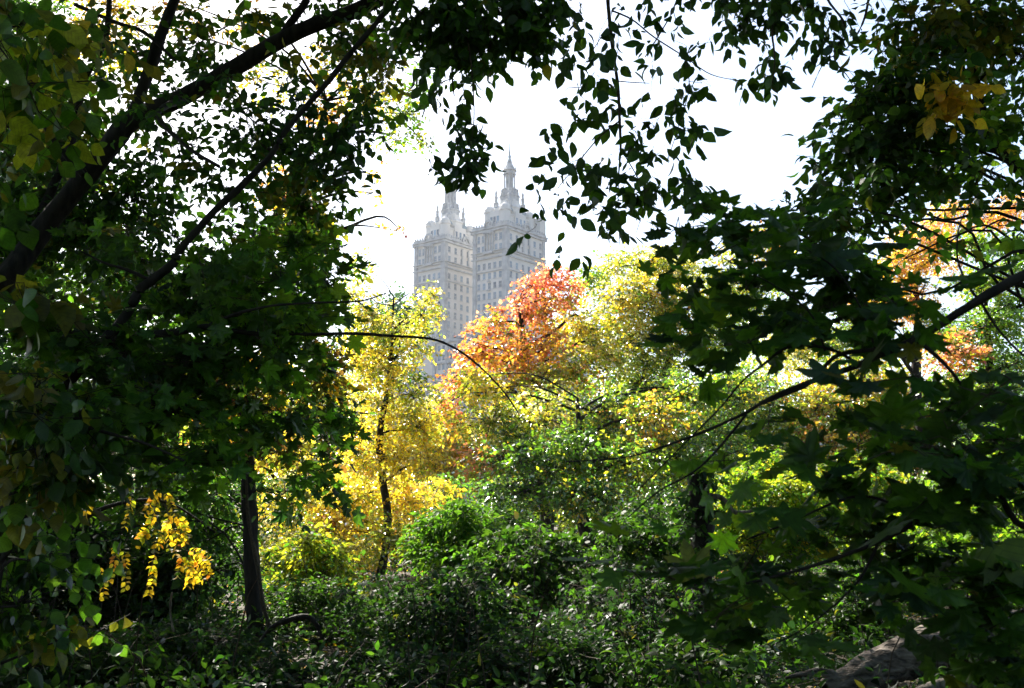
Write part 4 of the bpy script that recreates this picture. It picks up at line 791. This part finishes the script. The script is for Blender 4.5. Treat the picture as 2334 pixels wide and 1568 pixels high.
SH = [('dark shrub with glossy leaves at the foot of the left edge', 60, 1520, 150, 90, 8.0, 'dark'), ('green shrub catching flecks of sun at the bottom left corner area', 240, 1510, 150, 80, 8.6, 'green'), ('fine-leaved green shrub left of the black trunk base', 430, 1480, 130, 90, 9.5, 'dark'),
      ('deep shade shrub in front of the black trunk base', 620, 1570, 140, 70, 9.0, 'shade'), ('olive shrub to the right of the black trunk', 740, 1420, 130, 110, 13, 'yolive'), ('blue-green shrub low in the middle left', 880, 1385, 140, 80, 12, 'shade'), ('dark mounded shrub at the bottom centre', 1050, 1400, 160, 110, 11, 'shade'),
      ('green shrub with sunlit top in the centre', 1040, 1210, 120, 80, 16, 'green'), ('low dark shrub at the bottom edge left of centre', 880, 1540, 160, 90, 9.2, 'shade'), ('leafy shrub in dim light under the bright green tree', 1200, 1270, 150, 80, 14, 'green'), ('dark shrub at the bottom edge right of centre', 1240, 1510, 170, 100, 9.5, 'dark'),
      ('shadowed shrub beside the ivy-clad stump', 1420, 1370, 140, 110, 11, 'shade'), ('mid green shrub in front of the ivy-clad stump', 1480, 1230, 130, 90, 13, 'green'), ('dull olive shrub at the bottom edge by the log', 1560, 1520, 150, 90, 8.6, 'yolive'),
      ('sunny lime shrub behind the lobed leaves', 1760, 1130, 150, 110, 16, 'ygreen'), ('sunlit shrub left of the log', 1720, 1380, 110, 100, 12, 'lime'), ('tall sunny shrub behind the log', 1930, 1370, 130, 90, 13, 'green'), ('bright shrub at the lower right behind the maple leaves', 2160, 1200, 150, 120, 14, 'lime'), ('yellow-green shrub at the far right edge', 2310, 1330, 100, 130, 13, 'lime'),
      ('olive green shrub with yellow flecks right of the black trunk', 700, 1300, 110, 110, 17, 'yolive'), ('dim shrub far left behind the sapling', 110, 1260, 150, 120, 13, 'dark'), ('dim shrub behind the yellow pinnate leaves', 360, 1330, 140, 120, 13.5, 'shade'), ('shaded shrub in the bottom right corner', 2230, 1580, 150, 70, 8.0, 'dark'), ('leafy thicket shrub on the right under the far trees', 1960, 1120, 140, 100, 18, 'ygreen'), ('pale green thicket shrub at the right edge under the lime-green tree', 2280, 1050, 110, 90, 18, 'lime')]
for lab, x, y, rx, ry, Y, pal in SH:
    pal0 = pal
    i_ = SH.index((lab, x, y, rx, ry, Y, pal)); pal = {'dark': 'under', 'shade': 'under', 'green': 'shade_green', 'darky': 'shade_green', 'yolive': 'shade_green'}.get(pal, pal) if Y < 14.5 else pal; tp_, sz_ = [('mid', .075), ('slim', .095), ('ovate', .065), ('mid', .1), ('slim', .07), ('maplefar', .085)][i_ % 6]  # near shrubs swap to palettes with shade painted in
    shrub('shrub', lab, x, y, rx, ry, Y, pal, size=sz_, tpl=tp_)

# ---- the golden pinnate sprays low on the left
def pinnate():
    base = (-3.9, 8.0); bz = float(ground_z(*base)) - .05
    root = empty('pinnate_shrub', (*base, bz), 'shrub with hanging golden feather-like leaves lit by the sun', 'shrub')
    top = W3(360, 1140, 8.0)
    limb('stem', [(base[0], base[1], bz), (base[0] + .05, 8.0, .9), (base[0] + .5, 8.0, top[2] - .15), top, top + np.array([.5, -.1, -.25])], [.03, .026, .02, .012, .005], BARK, root, 7, .05)
    cr = Crown('wide', .058, twig=.0015)
    cr.flat = .3
    fr = [(360, 1110, 345, 1190), (375, 1120, 395, 1185), (355, 1125, 330, 1170), (395, 1165, 420, 1235), (385, 1170, 365, 1240), (372, 1180, 385, 1250), (350, 1180, 320, 1225), (405, 1180, 425, 1225), (360, 1200, 345, 1290), (395, 1200, 400, 1262), (340, 1215, 312, 1240),
          (425, 1255, 475, 1280), (430, 1262, 462, 1320), (425, 1265, 428, 1335), (415, 1268, 405, 1310), (440, 1260, 475, 1308), (350, 1290, 338, 1355), (265, 1240, 250, 1320), (280, 1250, 285, 1340), (225, 1290, 235, 1360), (60, 1120, 45, 1145), (90, 1110, 110, 1150), (210, 1140, 190, 1180),
          (300, 1130, 285, 1200), (420, 1290, 445, 1330)]
    TP = []; TRr = []
    for x0, y0, x1, y1 in fr:
        Y = 8.0 + rng.uniform(-.15, .15); a = W3(x0, y0, Y); b = W3(x1, y1, Y + rng.uniform(-.1, .1)); n = 9
        t = np.linspace(.12, 1, n)[:, None]; mid = (a + b) / 2 + np.array([.03, 0, .05])
        q = (1 - t) ** 2 * a + 2 * t * (1 - t) * mid + t * t * b
        d = nz((b - a)[None])[0]; sdv = nz(np.cross(d, np.array([0, 1.0, .2]))[None])[0]
        for sg in (-1, 1):
            cr.leaves_at(q, d[None] * .6 + sg * sdv[None] * .9 + rng.standard_normal((n, 3)) * .2, .047, 'gold' if y0 < 1350 else 'amber', flat=.6)
        q5 = q[[0, 2, 4, 6, 8]]; q5[0] = a; TP.append(q5); TRr.append(np.full(5, .0014))
    # stalks joining the sprays to the stem
    for x0, y0, *_ in fr:
        a = W3(x0, y0, 8.0); g = top if x0 > 150 else W3(150, 1150, 8.0)
        P = np.array([g, g + (a - g) * .25 + np.array([0, 0, .08]), g + (a - g) * .5 + np.array([0, 0, .1]), g + (a - g) * .8 + np.array([0, 0, .05]), a]); TP.append(P); TRr.append(np.linspace(.004, .0015, 5))
    cr.TP.append(np.array(TP)); cr.TR.append(np.array(TRr))
    cr.build(root, LEAF, name='foliage')
pinnate()

# ---- ivy-clad stump right of centre
def stump():
    Y = 9.5
    P, q = dpath([(1612, 1560, 40), (1606, 1460, 30), (1600, 1330, 26), (1600, 1200, 25), (1588, 1110, 22), (1580, 1060, 14)], Y)
    base = (P[0][0], Y); bz = float(ground_z(*base)) - .1; P[0] = np.array([P[0][0], Y, bz])
    cr = Crown('mid', .07, per=7, spray=3.0, droop=.6, thr=-1.0, twig=.002)
    cl = [(1600, 1080, 45, 40, Y, .25, 1.8, 'shade'), (1590, 1160, 50, 50, Y, .3, 1.9, 'shade'), (1610, 1250, 50, 50, Y, .3, 1.8, 'shade'), (1600, 1350, 50, 60, Y, .3, 1.6, 'shade')]
    root = tree('ivy_stump', 'broken dark trunk wrapped in ivy right of the middle', 'stump', base, [(*p, r) for p, r in zip(P, q)], cl, cr, LEAF, r0=.08)
    a, b = dpath([(1612, 1130, 7), (1645, 1135, 6), (1670, 1165, 6), (1700, 1168, 5), (1722, 1158, 3)], Y - .1); limb('broken_branch', a, b, BARK_L, root, 7, .08)
stump()

# ---- fallen wood
def fallen(name, label, pts, Y, mat, cat='log', sides=16, wob=.05):
    P, q = dpath(pts, Y); c = P[0]
    root = empty(name, (c[0], c[1], float(ground_z(c[0], c[1]))), label, cat)
    limb('wood', P, q, mat, root, sides, wob)
    return root
LOG = noisemat('rough_log_bark', (0.03, 0.023, 0.018), (0.24, 0.20, 0.165), 16, bump=1.0, stretch=(.5, 1, 1.6), detail=12, dist=.07)
lg = fallen('fallen_log', 'thick grey fallen log with rough bark sloping up at the lower right', [(1880, 1580, 26, 7.4), (1935, 1555, 34, 7.5), (2010, 1520, 42, 7.7), (2090, 1485, 46, 7.9), (2200, 1460, 46, 8.2), (2330, 1435, 44, 8.6), (2480, 1415, 42, 9.0)], 7.6, LOG, sides=24)
a, b = dpath([(1905, 1545, 12, 7.45), (1870, 1530, 9, 7.4), (1830, 1536, 6, 7.35), (1790, 1545, 3, 7.3)], 7.4); limb('stub', a, b, LOG, lg, 10, .08)
fallen('fallen_bough', 'dark curved fallen bough under the log at the bottom right', [(2060, 1600, 12, 6.4), (2120, 1572, 16, 6.5), (2190, 1555, 18, 6.6), (2260, 1545, 18, 6.7), (2380, 1535, 16, 7.0)], 6.5, BARK_L, 'branch', 12, .06)
fallen('arched_branch', 'thin arched dead branch beside the base of the black trunk', [(590, 1470, 6, 11.2), (620, 1430, 6), (660, 1412, 6), (700, 1405, 6), (722, 1425, 5), (735, 1460, 4)], 11.0, BARK, 'branch', 8, .08)
fallen('bare_stick', 'pale bare stick leaning in the shade under the golden sprays', [(395, 1440, 2.5), (388, 1390, 2.5), (392, 1350, 2)], 8.5, BARK_L, 'branch', 6, .1)

# ---- unseen wood at the sides, behind and overhead, added to darken the foreground
cr = Crown('mid', .24, per=7, spray=3.5, wtwig=False, thr=-1.5, flat=.8)
for i in range(150):
    an = rng.uniform(R(62), R(298)); rr = rng.uniform(9, 15); 
    c = np.array([math.sin(an) * rr, math.cos(an) * rr, rng.uniform(.8, 13)])
    cr.clump(c, (2.3, 2.3, 1.8), 560, ['dark', 'shade', 'darky'][i % 3])
cr.thr = -.9
for i in range(150):  # leaf sheets set just above the view to shade the undergrowth
    y = rng.uniform(14, 34); x = rng.uniform(-27, 6); z = 2.9 + .585 * y + rng.uniform(0, 2.2)
    if blocks(np.array([x, y, z]), 2.2): continue
    cr.clump((x, y, z), (2.2, 2.2, .8), 620, 'dark')
wp = []
for x, y, h in ((-19, 16, 15), (-17.5, 24, 19), (-24, 28, 20), (-14, 11, 11), (12, 5, 10), (-9, -6, 12), (6, -9, 12), (13, -2, 12), (-13, 2, 12)):
    wp.append(np.array([[x, y, -.2], [x + .1, y, h * .3], [x + .3, y + .1, h * .6], [x + .5, y, h]]))
cr.wood.append((np.array(wp), np.tile(np.array([.35, .27, .2, .08]), (len(wp), 1)), 10))
tag(cr.build(None, LEAF, BARK, name='shading_woods'), 'unseen dense wood added at the sides and overhead to shade the foreground', 'woods', kind='stuff')
# ---- low ground cover between the shrubs
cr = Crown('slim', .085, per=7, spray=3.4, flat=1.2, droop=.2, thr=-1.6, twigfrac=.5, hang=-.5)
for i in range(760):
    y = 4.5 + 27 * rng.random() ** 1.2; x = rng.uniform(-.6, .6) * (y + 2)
    cr.clump((x, y, .18 + ground_z(x, y)), (.75, .75, .28), 120, ['under', 'shade_green', 'under', 'shade_green', 'under'][i % 5])
for i in range(170):
    y = rng.uniform(6, 17); x = rng.uniform(-.56, .56) * (y + 1); g = float(ground_z(x, y)); h = rng.uniform(.5, 1.5); lx, ly = rng.uniform(-.5, .5, 2)
    P5 = np.array([[x, y, g - .05], [x + lx * .15, y + ly * .1, g + h * .35], [x + lx * .4, y + ly * .4, g + h * .7], [x + lx * .8, y + ly * .7, g + h * .92], [x + lx * 1.3, y + ly, g + h]])
    cr.TP.append(P5[None]); cr.TR.append(np.array([[.007, .006, .005, .003, .0015]]) * rng.uniform(.6, 1.3))
tag(cr.build(None, LEAF, TWIG, name='ground_cover'), 'dark tangled ground cover and bare stems between the shrubs', 'ground cover', kind='stuff')
# ---- leaf litter
n = 16000
P = np.stack([rng.uniform(-14, 14, n), rng.uniform(1.5, 24, n)], 1); Pz = ground_z(P[:, 0], P[:, 1]) + .02 + rng.random(n) * .03
cr = Crown('mid', .08)
an = rng.random(n) * 6.28
cr.leaves_at(np.column_stack([P, Pz]), np.column_stack([np.cos(an), np.sin(an), rng.standard_normal(n) * .2]), .08, 'litter', flat=2.0)
tag(cr.build(None, LEAF, name='leaf_litter'), 'fallen brown and gold leaves covering the soil', 'leaf litter', kind='stuff')
